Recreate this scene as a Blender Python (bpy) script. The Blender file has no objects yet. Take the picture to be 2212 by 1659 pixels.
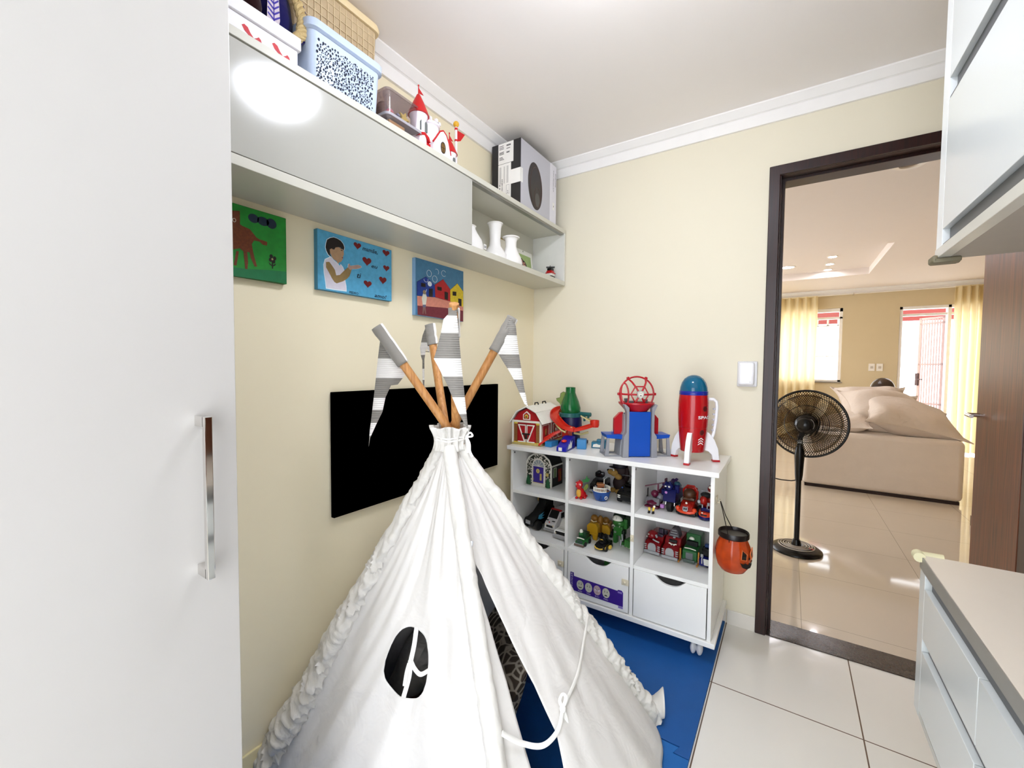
import bpy, bmesh, math, random
from mathutils import Vector as Vec, Matrix, noise
PI=math.pi; sin=math.sin; cos=math.cos
random.seed(7)
SC=bpy.context.scene; COL=SC.collection

# ---------------------------------------------------------------- materials
def lin(h):
    h=h.lstrip('#'); o=[]
    for i in (0,2,4):
        c=int(h[i:i+2],16)/255; o.append(c/12.92 if c<=.04045 else ((c+.055)/1.055)**2.4)
    return o
_M={}
def P(name,col,rough=.5,metal=0,spec=.5,var=.05,scale=25,bump=0,bscale=300,coat=0,trans=0,ior=1.45,emit=0,sheen=0,aniso=None):
    """principled surface whose base colour wanders a little with object-space noise"""
    if name in _M: return _M[name]
    m=bpy.data.materials.new(name); m.use_nodes=True; nt=m.node_tree; b=nt.nodes['Principled BSDF']
    c=lin(col)
    tc=nt.nodes.new('ShaderNodeTexCoord'); nz=nt.nodes.new('ShaderNodeTexNoise'); nz.inputs['Scale'].default_value=scale; nz.inputs['Detail'].default_value=3
    nt.links.new(tc.outputs['Object'],nz.inputs['Vector'])
    mx=nt.nodes.new('ShaderNodeMix'); mx.data_type='RGBA'
    mx.inputs[6].default_value=[x*(1-var) for x in c]+[1]; mx.inputs[7].default_value=[min(1,x*(1+var)) for x in c]+[1]
    nt.links.new(nz.outputs['Fac'],mx.inputs[0]); nt.links.new(mx.outputs[2],b.inputs['Base Color'])
    b.inputs['Roughness'].default_value=rough; b.inputs['Metallic'].default_value=metal; b.inputs['Specular IOR Level'].default_value=spec
    b.inputs['IOR'].default_value=ior; b.inputs['Coat Weight'].default_value=coat; b.inputs['Coat Roughness'].default_value=.05
    b.inputs['Transmission Weight'].default_value=trans; b.inputs['Sheen Weight'].default_value=sheen
    if emit: b.inputs['Emission Color'].default_value=c+[1]; b.inputs['Emission Strength'].default_value=emit
    if bump:
        n2=nt.nodes.new('ShaderNodeTexNoise'); n2.inputs['Scale'].default_value=bscale; n2.inputs['Detail'].default_value=4
        nt.links.new(tc.outputs['Object'],n2.inputs['Vector'])
        bp=nt.nodes.new('ShaderNodeBump'); bp.inputs['Strength'].default_value=bump; bp.inputs['Distance'].default_value=.002
        nt.links.new(n2.outputs['Fac'],bp.inputs['Height']); nt.links.new(bp.outputs['Normal'],b.inputs['Normal'])
    _M[name]=m; return m
def fabric(name,col,weave=900,bump=.35,rough=.95,var=.05,wr=.25,transl=0):
    """woven cloth: fine weave bump plus soft creases"""
    if name in _M: return _M[name]
    m=P(name,col,rough,spec=.2,var=var,scale=9,sheen=.15); nt=m.node_tree; b=nt.nodes['Principled BSDF']
    tc=[n for n in nt.nodes if n.type=='TEX_COORD'][0]
    w1=nt.nodes.new('ShaderNodeTexNoise'); w1.inputs['Scale'].default_value=weave; nt.links.new(tc.outputs['Object'],w1.inputs['Vector'])
    w2=nt.nodes.new('ShaderNodeTexNoise'); w2.inputs['Scale'].default_value=14; w2.inputs['Detail'].default_value=3; w2.inputs['Distortion'].default_value=.6; nt.links.new(tc.outputs['Object'],w2.inputs['Vector'])
    b1=nt.nodes.new('ShaderNodeBump'); b1.inputs['Strength'].default_value=bump; b1.inputs['Distance'].default_value=.0008; nt.links.new(w1.outputs['Fac'],b1.inputs['Height'])
    b2=nt.nodes.new('ShaderNodeBump'); b2.inputs['Strength'].default_value=wr; b2.inputs['Distance'].default_value=.02; nt.links.new(w2.outputs['Fac'],b2.inputs['Height'])
    nt.links.new(b2.outputs['Normal'],b1.inputs['Normal']); nt.links.new(b1.outputs['Normal'],b.inputs['Normal'])
    if transl:
        tr=nt.nodes.new('ShaderNodeBsdfTranslucent'); tr.inputs['Color'].default_value=lin(col)+[1]
        ms=nt.nodes.new('ShaderNodeMixShader'); ms.inputs[0].default_value=transl
        out=[n for n in nt.nodes if n.type=='OUTPUT_MATERIAL'][0]
        nt.links.new(b.outputs[0],ms.inputs[1]); nt.links.new(tr.outputs[0],ms.inputs[2]); nt.links.new(ms.outputs[0],out.inputs[0])
    return m
def wood(name,c1,c2,rough=.4,scale=(40,40,2.5),dist=3,coat=0):
    if name in _M: return _M[name]
    m=P(name,c1,rough,coat=coat); nt=m.node_tree
    tc=[n for n in nt.nodes if n.type=='TEX_COORD'][0]; nz=[n for n in nt.nodes if n.type=='TEX_NOISE'][0]; mx=[n for n in nt.nodes if n.type=='MIX'][0]
    mp=nt.nodes.new('ShaderNodeMapping'); mp.inputs['Scale'].default_value=scale
    nt.links.new(tc.outputs['Object'],mp.inputs['Vector']); nt.links.new(mp.outputs['Vector'],nz.inputs['Vector'])
    nz.inputs['Scale'].default_value=1; nz.inputs['Detail'].default_value=6; nz.inputs['Distortion'].default_value=dist
    rp=nt.nodes.new('ShaderNodeValToRGB'); rp.color_ramp.elements[0].position=.35; rp.color_ramp.elements[1].position=.65
    nt.links.new(nz.outputs['Fac'],rp.inputs['Fac']); nt.links.new(rp.outputs['Color'],mx.inputs[0])
    mx.inputs[6].default_value=lin(c1)+[1]; mx.inputs[7].default_value=lin(c2)+[1]
    return m
def tiles(name,col,grout,pitch,ox,oy,half,rough,coat=0,var=.03,spec=.5):
    m=P(name,col,rough,var=var,scale=4,coat=coat,spec=spec); nt=m.node_tree; b=nt.nodes['Principled BSDF']; L=nt.links
    mx=[n for n in nt.nodes if n.type=='MIX'][0]
    g=nt.nodes.new('ShaderNodeNewGeometry'); s=nt.nodes.new('ShaderNodeSeparateXYZ'); L.new(g.outputs['Position'],s.inputs[0])
    def pp(sock,o):
        a=nt.nodes.new('ShaderNodeMath'); a.operation='SUBTRACT'; a.inputs[1].default_value=o; L.new(s.outputs[sock],a.inputs[0])
        q=nt.nodes.new('ShaderNodeMath'); q.operation='PINGPONG'; q.inputs[1].default_value=pitch/2; L.new(a.outputs[0],q.inputs[0]); return q
    mn=nt.nodes.new('ShaderNodeMath'); mn.operation='MINIMUM'; L.new(pp('X',ox).outputs[0],mn.inputs[0]); L.new(pp('Y',oy).outputs[0],mn.inputs[1])
    lt=nt.nodes.new('ShaderNodeMath'); lt.operation='LESS_THAN'; lt.inputs[1].default_value=half; L.new(mn.outputs[0],lt.inputs[0])
    m2=nt.nodes.new('ShaderNodeMix'); m2.data_type='RGBA'; L.new(lt.outputs[0],m2.inputs[0]); L.new(mx.outputs[2],m2.inputs[6]); m2.inputs[7].default_value=lin(grout)+[1]
    L.new(m2.outputs[2],b.inputs['Base Color'])
    return m
def glass(name,col,fac=.1,rough=.02,tint=1):
    """thin clear sheet: mostly transparent, a little mirror"""
    if name in _M: return _M[name]
    m=bpy.data.materials.new(name); m.use_nodes=True; nt=m.node_tree; nt.nodes.remove(nt.nodes['Principled BSDF'])
    t=nt.nodes.new('ShaderNodeBsdfTransparent'); t.inputs[0].default_value=lin(col)+[1]
    g=nt.nodes.new('ShaderNodeBsdfGlossy'); g.inputs['Roughness'].default_value=rough
    x=nt.nodes.new('ShaderNodeMixShader'); x.inputs[0].default_value=fac
    nt.links.new(t.outputs[0],x.inputs[1]); nt.links.new(g.outputs[0],x.inputs[2]); nt.links.new(x.outputs[0],nt.nodes['Material Output'].inputs[0])
    _M[name]=m; return m
def lamp(name,col,k):
    if name in _M: return _M[name]
    m=bpy.data.materials.new(name); m.use_nodes=True; nt=m.node_tree; nt.nodes.remove(nt.nodes['Principled BSDF'])
    e=nt.nodes.new('ShaderNodeEmission'); e.inputs[0].default_value=lin(col)+[1]; e.inputs[1].default_value=k
    nt.links.new(e.outputs[0],nt.nodes['Material Output'].inputs[0]); _M[name]=m; return m

# ---------------------------------------------------------------- mesh builder
def frame(o,r,u):
    r=Vec(r).normalized(); u=Vec(u); n=r.cross(u).normalized(); u=n.cross(r)
    return Matrix(((r[0],u[0],n[0],o[0]),(r[1],u[1],n[1],o[1]),(r[2],u[2],n[2],o[2]),(0,0,0,1)))
def euler(rx,ry,rz): return (Matrix.Rotation(rz,3,'Z')@Matrix.Rotation(ry,3,'Y')@Matrix.Rotation(rx,3,'X'))
class MB:
    def __init__(s,m=None): s.v=[];s.f=[];s.mi=[];s.ms=[];s.c=0;s.M=Matrix();s.fl=set(); m and s.m(m)
    def m(s,mat):
        if mat not in s.ms: s.ms.append(mat)
        s.c=s.ms.index(mat); return s
    def at(s,M): s.M=M; return s
    def add(s,vs,fs):
        k=len(s.v); s.v+=[s.M@Vec(p) for p in vs]; s.f+=[[k+i for i in f] for f in fs]; s.mi+=[s.c]*len(fs); return s
    def box(s,c,d,r=0,seg=2,rot=None):
        R=euler(*rot) if rot else None; c=Vec(c)
        x,y,z=[a/2 for a in d]
        vs=[Vec((i*x,j*y,k*z)) for i in(-1,1) for j in(-1,1) for k in(-1,1)]
        fs=[(0,1,3,2),(4,6,7,5),(0,4,5,1),(2,3,7,6),(0,2,6,4),(1,5,7,3)]
        if r:
            bm=bmesh.new(); q=[bm.verts.new(p) for p in vs]
            for f in fs: bm.faces.new([q[i] for i in f])
            bmesh.ops.bevel(bm,geom=bm.edges[:],offset=min(r,min(x,y,z)*.98),segments=seg,profile=.5,affect='EDGES')
            bm.normal_update(); bm.verts.index_update(); n0=len(s.f); s.fl|={n0+i for i,f in enumerate(bm.faces) if max(abs(q) for q in f.normal)>.9995}; vs=[v.co.copy() for v in bm.verts]; fs=[[v.index for v in f.verts] for f in bm.faces]; bm.free()
        return s.add([(R@p if R else p)+c for p in vs],fs)
    def bb(s,a,b,r=0,seg=2):
        return s.box([(p+q)/2 for p,q in zip(a,b)],[abs(q-p) for p,q in zip(a,b)],r,seg)
    def tube(s,pts,r,n=10,closed=False,cap=True,flatten=1,up=None):
        pts=[Vec(p) for p in pts]; N=len(pts); rr=r if isinstance(r,(list,tuple)) else [r]*N; vs=[];fs=[]
        pu=None
        for i,p in enumerate(pts):
            a=pts[(i+1)%N] if closed or i<N-1 else p; b=pts[i-1] if closed or i>0 else p
            t=(a-b).normalized()
            if pu is None:
                pu=Vec(up) if up else (Vec((0,0,1)) if abs(t.z)<.9 else Vec((1,0,0)))
            pu=(pu-t*pu.dot(t)).normalized(); w=t.cross(pu)
            for k in range(n):
                an=2*PI*k/n; vs.append(p+rr[i]*(pu*cos(an)*flatten+w*sin(an)))
        for i in range(N if closed else N-1):
            for k in range(n):
                j=(i+1)%N; fs.append((i*n+k,i*n+(k+1)%n,j*n+(k+1)%n,j*n+k))
        if cap and not closed: fs.append(tuple(range(n))[::-1]); fs.append(tuple((N-1)*n+k for k in range(n)))
        return s.add(vs,fs)
    def cyl(s,p,q,r,r2=None,n=20): return s.tube([p,q],[r,r if r2 is None else r2],n)
    def lathe(s,prof,c=(0,0,0),n=28,a0=0,a1=2*PI,sx=1,sy=1,wob=None):
        vs=[];fs=[];full=abs(a1-a0-2*PI)<1e-6; K=n if full else n+1; c=Vec(c)
        for i,(r,z) in enumerate(prof):
            for k in range(K):
                a=a0+(a1-a0)*k/n; q=r*(wob(a,z) if wob else 1); vs.append(c+Vec((q*cos(a)*sx,q*sin(a)*sy,z)))
        for i in range(len(prof)-1):
            for k in range(n):
                j=(k+1)%K; fs.append((i*K+k,i*K+j,(i+1)*K+j,(i+1)*K+k))
        if full:
            if prof[0][0]>1e-6: fs.append(tuple(range(K))[::-1])
            if prof[-1][0]>1e-6: fs.append(tuple((len(prof)-1)*K+k for k in range(K)))
        return s.add(vs,fs)
    def sph(s,c,r,n=18,m=10,rot=None,half=False):
        r=(r,r,r) if isinstance(r,(int,float)) else r; R=euler(*rot) if rot else Matrix.Identity(3); c=Vec(c); vs=[];fs=[]
        for i in range(m+1):
            t=-PI/2+PI*i/m
            if half: t=PI/2*i/m
            for k in range(n):
                a=2*PI*k/n; vs.append(c+R@Vec((r[0]*cos(t)*cos(a),r[1]*cos(t)*sin(a),r[2]*sin(t))))
        for i in range(m):
            for k in range(n): fs.append((i*n+k,i*n+(k+1)%n,(i+1)*n+(k+1)%n,(i+1)*n+k))
        if half: fs.append(tuple(range(n))[::-1])
        return s.add(vs,fs)
    def prism(s,poly,a,b,pl='xz'):
        """poly in plane pl, pushed from a to b along the third axis"""
        f={'xz':lambda u,v,w:(u,w,v),'yz':lambda u,v,w:(w,u,v),'xy':lambda u,v,w:(u,v,w)}[pl]
        n=len(poly); vs=[f(u,v,a) for u,v in poly]+[f(u,v,b) for u,v in poly]
        fs=[tuple(range(n)),tuple(range(2*n-1,n-1,-1))]+[(i,(i+1)%n,n+(i+1)%n,n+i) for i in range(n)]
        return s.add(vs,fs)
    def poly(s,pts): return s.add(pts,[tuple(range(len(pts)))])
    def ell(s,c,rx,ry,h=0,n=20,z=0):
        """flat ellipse in local xy raised by h"""
        return s.prism([(c[0]+rx*cos(2*PI*k/n),c[1]+ry*sin(2*PI*k/n)) for k in range(n)],z,z+h,'xy')
    def ring(s,c,rx,ry,w,h,z=0,n=24,a0=0,a1=2*PI):
        return s.tube([(c[0]+rx*cos(a0+(a1-a0)*k/n),c[1]+ry*sin(a0+(a1-a0)*k/n),z) for k in range(n if a1-a0>6.28 else n+1)],w,6,closed=a1-a0>6.28)
    def grid(s,f,nu,nv,cu=False):
        K=nu if cu else nu+1; vs=[f(i/nu,j/nv) for j in range(nv+1) for i in range(K)]; fs=[]
        for j in range(nv):
            for i in range(nu):
                k=(i+1)%K; fs.append((j*K+i,j*K+k,(j+1)*K+k,(j+1)*K+i))
        return s.add(vs,fs)
    def text(s,t,M,h=None,w=None,depth=.0004,shear=0,bold=0):
        """lettering on the plane M, its lower left corner at M's origin, scaled to height h and width w"""
        cu=bpy.data.curves.new('lettering_curve','FONT'); cu.body=t; cu.size=1; cu.shear=shear; cu.resolution_u=3; cu.offset=bold
        o=bpy.data.objects.new('lettering_curve',cu); COL.objects.link(o); dg=bpy.context.evaluated_depsgraph_get(); me=o.evaluated_get(dg).to_mesh()
        vs=[v.co.copy() for v in me.vertices]; fs=[tuple(p.vertices) for p in me.polygons]
        o.evaluated_get(dg).to_mesh_clear(); bpy.data.objects.remove(o); bpy.data.curves.remove(cu)
        if not vs: return s
        x0=min(v.x for v in vs);x1=max(v.x for v in vs);y0=min(v.y for v in vs);y1=max(v.y for v in vs)
        ky=h/(y1-y0) if h else w/(x1-x0); kx=w/(x1-x0) if w else ky
        old=s.M; s.M=old@M
        s.add([((v.x-x0)*kx,(v.y-y0)*ky,depth) for v in vs],fs); s.M=old; return s
    def build(s,name,parent=None,loc=None,smooth=38,bevel=0,solid=0,sub=0,keepn=False):
        me=bpy.data.meshes.new(name); me.from_pydata([tuple(v) for v in s.v],[],s.f)
        for m in s.ms: me.materials.append(m)
        me.polygons.foreach_set('material_index',s.mi)
        if not keepn:
            bm=bmesh.new(); bm.from_mesh(me); bmesh.ops.recalc_face_normals(bm,faces=bm.faces[:]); bm.to_mesh(me); bm.free()
        if smooth:
            me.shade_smooth(); me.set_sharp_from_angle(angle=math.radians(smooth))
            for i in s.fl: me.polygons[i].use_smooth=False
        me.update(); o=bpy.data.objects.new(name,me); COL.objects.link(o)
        if parent: o.parent=parent
        if loc: o.location=loc
        if solid:
            q=o.modifiers.new('thickness','SOLIDIFY'); q.thickness=solid; q.offset=0
        if sub:
            q=o.modifiers.new('smooth','SUBSURF'); q.levels=sub; q.render_levels=sub
        if bevel:
            q=o.modifiers.new('edge','BEVEL'); q.width=bevel; q.segments=2; q.limit_method='ANGLE'; q.angle_limit=math.radians(40); q.harden_normals=True
        return o
def tag(o,label,cat,group=None):
    o['label']=label; o['category']=cat
    if group: o['group']=group
    return o
def T(name,label,cat,loc=(0,0,0),rz=0,group=None):
    o=bpy.data.objects.new(name,None); COL.objects.link(o); o.empty_display_size=.05
    o.location=loc; o.rotation_euler=(0,0,rz); return tag(o,label,cat,group)
def struct(o): o['kind']='structure'; return o
def copy_tree(o,parent=None):
    c=o.copy(); COL.objects.link(c); c.parent=parent
    for k in o.children: copy_tree(k,c)
    return c
XF=lambda y,z,x: frame((x,y,z),(0,1,0),(0,0,1))       # a sheet that faces +x (origin lower left)
YF=lambda x,z,y: frame((x,y,z),(1,0,0),(0,0,1))       # a sheet that faces -y

# palette
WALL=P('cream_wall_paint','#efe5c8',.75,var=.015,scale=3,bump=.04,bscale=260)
WALL2=P('cream_wall_paint_toned_for_light','#e6dfca',.75,var=.015,scale=3,bump=.04,bscale=260)  # same cream paint, darkened to even out light between the walls
CEIL=P('ceiling_paint','#f5f0ed',.8,var=.01,scale=3)
PLASTER=P('white_plaster','#f3f1ef',.6,var=.02)
LAM=P('greige_laminate','#b0afa7',.13,var=.012,scale=4,spec=.5)
LAMI=P('greige_laminate_matt','#cac8bc',.35,var=.012,scale=4)
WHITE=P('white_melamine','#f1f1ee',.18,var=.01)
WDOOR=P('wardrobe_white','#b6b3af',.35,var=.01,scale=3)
CHROME=P('chrome','#d9d6d2',.08,metal=1,var=.01)
BLACK=P('black_plastic','#0c0c0d',.35,var=.1)
DARKW=wood('dark_door_wood','#1c0806','#2e0f0a',.38,(60,60,3),2,coat=.05)
LEAFW=wood('brown_door_wood','#3a1808','#6a3514',.42,(30,30,1.4),2.5)
POLE=wood('pole_wood','#a8713d','#c89258',.5,(60,60,4),2)
TENT=fabric('white_canvas','#e2dfdb',1100,.3)
SLEEVE=fabric('white_canvas_sleeve','#dddad4',900,.4,wr=.6)
LAMPK=28; WORLDK=3.2; LIVK=95; EXPO=0.95
# ---------------------------------------------------------------- the room shell
CZ=2.448
FT=tiles('white_floor_tile','#ebe8e1','#6b5748',.47,1.119,-.003,.0022,.16,var=.02)
LT=tiles('polished_beige_tile','#d0c4b2','#a39a8b',.6,1.427,.24,.0016,.05,var=.03,spec=.6)
struct(MB(FT).bb((-.12,-2.97,-.12),(2.37,0,0)).build('floor'))
struct(MB(LT).bb((-2.2,.143,-.12),(5.2,6.85,0)).build('floor_living'))
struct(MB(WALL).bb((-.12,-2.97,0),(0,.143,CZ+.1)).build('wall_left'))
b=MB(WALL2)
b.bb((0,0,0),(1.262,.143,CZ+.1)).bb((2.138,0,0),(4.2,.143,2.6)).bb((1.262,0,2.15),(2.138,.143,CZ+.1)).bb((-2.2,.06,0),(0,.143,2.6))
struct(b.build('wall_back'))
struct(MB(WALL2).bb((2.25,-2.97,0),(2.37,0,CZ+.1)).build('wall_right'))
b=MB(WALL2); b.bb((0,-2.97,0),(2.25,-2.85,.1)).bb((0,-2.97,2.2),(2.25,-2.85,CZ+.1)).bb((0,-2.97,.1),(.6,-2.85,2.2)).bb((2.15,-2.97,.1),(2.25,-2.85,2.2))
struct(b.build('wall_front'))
struct(MB(CEIL).bb((-.12,-2.97,CZ),(2.37,.0,CZ+.1)).build('ceiling'))
def crown(p0,p1,inw,name,drop=.085,out=.05):
    """stepped plaster cornice between p0 and p1 on a wall; inw = direction into the room"""
    p0=Vec(p0);p1=Vec(p1);w=Vec(inw)
    prof=[(0,-drop),(.012,-drop),(.014,-.036),(.019,-.033),(.024,-.033),(out,-.006),(out,0),(0,0)]
    b=MB(PLASTER); vs=[]
    for e,q in ((p0,1),(p1,-1)):
        d=(p1-p0).normalized()*q
        for o,z in prof: vs.append(e+w*o+Vec((0,0,z))+d*o*0)
    n=len(prof); b.add(vs,[tuple(range(n)),tuple(range(2*n-1,n-1,-1))]+[(i,(i+1)%n,n+(i+1)%n,n+i) for i in range(n)])
    return struct(b.build(name,smooth=30))
crown((0,-2.85,CZ),(0,0,CZ),(1,0,0),'trim_1'); crown((0,0,CZ),(2.25,0,CZ),(0,-1,0),'trim_2'); crown((2.25,-2.85,CZ),(2.25,0,CZ),(-1,0,0),'trim_3')
BT=P('white_tile_skirting','#e6e1d8',.3,var=.03)
b=MB(BT); b.bb((.0,-.009,0),(1.117,0,.07),.002).bb((1.121,-.009,0),(1.24,0,.07),.002); struct(b.build('baseboard_back'))
struct(MB(P('cream_skirting','#efe2b4',.35,var=.03)).bb((0,-2.85,0),(.009,-.01,.07),.002).build('baseboard_left'))
# doorway: dark casing, lining and the open leaf
D1=bpy.data.objects.new('door_1',None); COL.objects.link(D1); D1.location=(1.3,0,0); struct(D1); D1['label']='dark brown wooden doorway with its leaf opened into the living room'
def dl(b,n,**k): o=b.build(n,**k); o.parent=D1; o.location=(-1.3,0,0); return struct(o)
b=MB(DARKW)
b.prism([(1.24,0),(1.283,0),(1.283,2.121),(2.117,2.121),(2.117,0),(2.16,0),(2.16,2.164),(1.24,2.164)],-.014,.0)
dl(b,'door_casing',bevel=.003)
b=MB(DARKW)
b.bb((1.262,0,0),(1.288,.05,2.13)).bb((1.262,.05,0),(1.3,.143,2.112)).bb((2.112,0,0),(2.138,.05,2.13)).bb((2.1,.05,0),(2.138,.143,2.112)).bb((1.262,0,2.121),(2.138,.05,2.15)).bb((1.262,.05,2.109),(2.138,.143,2.15))
dl(b,'door_lining',bevel=.002)
b=MB(LEAFW); a=math.atan2(.075,.77)
b.at(Matrix.Translation((2.098,.146,0))@Matrix.Rotation(-a,4,'Z')).bb((0,0,.012),(.034,.78,2.1),.003)
lf=dl(b,'door_leaf')
b=MB(CHROME); b.at(Matrix.Translation((2.098,.146,0))@Matrix.Rotation(-a,4,'Z')).cyl((-.045,.72,1.02),(0,.72,1.02),.011).cyl((-.045,.725,1.02),(-.045,.61,1.02),.009)
h=b.build('door_handle'); h.parent=lf
STONE=P('dark_granite_sill','#3a302b',.25,var=.5,scale=160)
struct(MB(STONE).bb((1.24,-.004,-.05),(2.16,.143,.004)).build('threshold'))
# window added in the unseen wall behind the camera, for soft fill light
W0=bpy.data.objects.new('added_fill_window',None); COL.objects.link(W0); W0.location=(1.375,-2.91,1.15); struct(W0)
b=MB(PLASTER).at(Matrix.Translation((-1.375,2.91,-1.15)))
for x in (.6,1.355,2.11): b.bb((x,-2.94,.1),(x+.04,-2.88,2.2),.004)
for z in (.1,2.16): b.bb((.6,-2.94,z),(2.15,-2.88,z+.04),.004)
struct(b.build('window_frame',W0))
struct(MB(glass('clear_pane','#ffffff',.06)).bb((.63-1.375,-.004,-1.02),(2.12-1.375,.004,1.02)).build('window_pane',W0))
# living room shell
LZ=2.585; LW=P('sand_wall_paint','#d2c19c',.75,var=.03,scale=5); LC=P('living_ceiling_paint','#ece3dc',.8,var=.01)
b=MB(LC); b.bb((-2.2,0,LZ),(5.2,3.66,LZ+.2)).bb((-2.2,5.4,LZ),(5.2,6.85,LZ+.2)).bb((2.22,3.66,LZ),(5.2,5.4,LZ+.2)).bb((-2.2,3.66,LZ),(-1.4,5.4,LZ+.2)).bb((-1.4,3.66,LZ+.09),(2.22,5.4,LZ+.2))
struct(b.build('ceiling_living'))
WX0,WX1,WZ0,WZ1=.3,2.06,1.04,2.285; DX0,DX1,DZ1=2.77,3.76,2.25
b=MB(LW); Y0,Y1=6.72,6.85
b.bb((-2.2,Y0,0),(WX0,Y1,LZ)).bb((WX0,Y0,0),(WX1,Y1,WZ0)).bb((WX0,Y0,WZ1),(WX1,Y1,LZ)).bb((WX1,Y0,0),(DX0,Y1,LZ)).bb((DX0,Y0,DZ1),(DX1,Y1,LZ)).bb((DX1,Y0,0),(5.2,Y1,LZ))
struct(b.build('wall_far'))
b=MB(LW); b.bb((-2.3,.06,0),(-2.2,1.2,LZ)).bb((-2.3,5.6,0),(-2.2,6.85,LZ)).bb((-2.3,1.2,0),(-2.2,5.6,.3)).bb((-2.3,1.2,2.35),(-2.2,5.6,LZ)); struct(b.build('wall_living_left'))
W3=bpy.data.objects.new('added_side_window',None); COL.objects.link(W3); W3.location=(-2.25,3.4,1.325); struct(W3)  # out-of-view window added to brighten the living room
b=MB(PLASTER)
for y in (-2.2,-.75,.71,2.16): b.bb((-.03,y,-1.025),(.03,y+.04,1.025),.004)
for z in (-1.025,.985): b.bb((-.03,-2.2,z),(.03,2.2,z+.04),.004)
struct(b.build('window_frame',W3)); struct(MB(glass('clear_pane','#ffffff',.06)).bb((-.004,-2.18,-1.0),(.004,2.18,1.0)).build('window_pane',W3))
struct(MB(LW).bb((4.2,.0,0),(5.2,.143,LZ)).bb((5.1,0,0),(5.2,6.85,LZ)).build('wall_living_right'))
struct(MB(P('pale_partition_paint','#e3d3b4',.7,var=.02)).bb((2.605,2.46,0),(5.1,2.58,LZ)).build('wall_partition'))
struct(MB(P('brown_skirting','#7d6a58',.4)).bb((2.597,2.452,0),(5.0,2.46,.08)).bb((2.597,2.46,0),(2.605,2.58,.08)).build('baseboard_partition'))
crown((-2.2,6.72,LZ),(5.1,6.72,LZ),(0,-1,0),'trim_4',.082,.07)
WF=P('white_window_paint','#f2eee8',.4)
W1=bpy.data.objects.new('window_1',None); COL.objects.link(W1); W1.location=(1.2,6.78,1.65); struct(W1); W1['label']='white barred window in the living room far wall beside a sheer curtain'
def wl(b,n,**k): o=b.build(n,**k); o.parent=W1; o.location=(-1.2,-6.78,-1.65); return struct(o)
b=MB(WF)
for x in (WX0,1.16,WX1-.045): b.bb((x,6.74,WZ0),(x+.045,6.82,WZ1),.004)
for z in (WZ0,2.105,WZ1-.06): b.bb((WX0,6.74,z),(WX1,6.82,z+(.06 if z>2.2 else .035)),.004)
wl(b,'window_frame')
b=MB(WF)
for k in range(12): x=WX0+.1+k*.145; b.bb((x,6.83,2.0),(x+.028,6.845,2.1))
b.bb((WX0,6.83,1.99),(WX1,6.845,2.01)).bb((WX0,6.83,1.47),(WX1,6.845,1.485))
for k in range(12): x=WX0+.1+k*.145; b.sph((x+.014,6.837,1.478),(.018,.018,.016),8,6)
wl(b,'window_grille')
wl(MB(glass('clear_pane','#ffffff')).bb((WX0+.04,6.775,WZ0+.03),(WX1-.04,6.781,WZ1-.05)),'window_pane')
wl(MB(P('grey_sill','#8d8579',.4)).bb((WX0-.02,6.70,WZ0-.02),(WX1+.02,6.85,WZ0)),'window_sill')
D2=bpy.data.objects.new('door_2',None); COL.objects.link(D2); D2.location=(3.06,6.78,0); struct(D2); D2['label']='bright open doorway in the far wall with a white barred gate leaf'
def d2(b,n,**k): o=b.build(n,**k); o.parent=D2; o.location=(-3.06,-6.78,0); return struct(o)
b=MB(WF)
for x in (DX0,3.32,DX1-.04): b.bb((x,6.73,0),(x+.04,6.85,DZ1),.004)
b.bb((DX0,6.73,DZ1-.045),(DX1,6.85,DZ1),.004).bb((DX0,6.75,2.1),(DX1,6.83,2.135),.004)
d2(b,'door_frame')
b=MB(P('pale_gate_paint','#b0928c',.45)); G=Matrix.Translation((3.325,6.86,0))@Matrix.Rotation(math.radians(-48),4,'Z')
b.at(G)
b.bb((-.36,-.012,.03),(-.32,.012,2.09),.003).bb((-.035,-.012,.03),(0,.012,2.09),.003)
for z in (.03,.7,1.33,1.98,2.06): b.bb((-.35,-.012,z),(0,.012,z+.03),.003)
for k in range(7): b.bb((-.3+k*.038,-.006,.05),(-.288+k*.038,.006,2.06))
gt=d2(b,'gate_leaf')
b=MB(P('dark_latch_metal','#4a3836',.4,metal=.6)).at(G); b.bb((-.375,-.03,1.0),(-.33,.02,1.2),.004).cyl((-.35,-.05,1.1),(-.25,-.05,1.1),.008)
o=b.build('gate_latch'); o.parent=gt
struct(MB(P('red_brown_fascia','#7b2f2c',.6)).bb((-1.5,8.2,2.155),(5.4,8.3,2.375)).build('roof_fascia'))
struct(MB(P('pale_patio','#f0ede8',.7)).bb((-4,6.85,-.14),(7,14,-.02)).build('patio_ground'))
# ---------------------------------------------------------------- wardrobe at the left edge
t=T('wardrobe','tall plain white wardrobe with a long chrome bar handle, against the left wall','wardrobe',(.26,-2.55,0))
L=lambda b,n,p,**k: b.build(n,p,**k)
def at0(o): return Matrix.Translation(-Vec(o.location))
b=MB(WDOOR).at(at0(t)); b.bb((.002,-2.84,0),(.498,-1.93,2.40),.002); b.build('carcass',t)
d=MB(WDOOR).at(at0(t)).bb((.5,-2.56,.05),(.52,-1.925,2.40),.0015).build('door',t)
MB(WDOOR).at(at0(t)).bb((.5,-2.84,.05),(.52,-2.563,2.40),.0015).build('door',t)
b=MB(CHROME).at(at0(t))
b.bb((.549,-1.989,.896),(.560,-1.978,1.165),.0012); b.bb((.52,-1.989,1.147),(.553,-1.978,1.165),.0012).bb((.52,-1.989,.896),(.553,-1.978,.914),.0012)
o=b.build('handle',d,smooth=20); o['label']='long square chrome bar handle'

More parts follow.
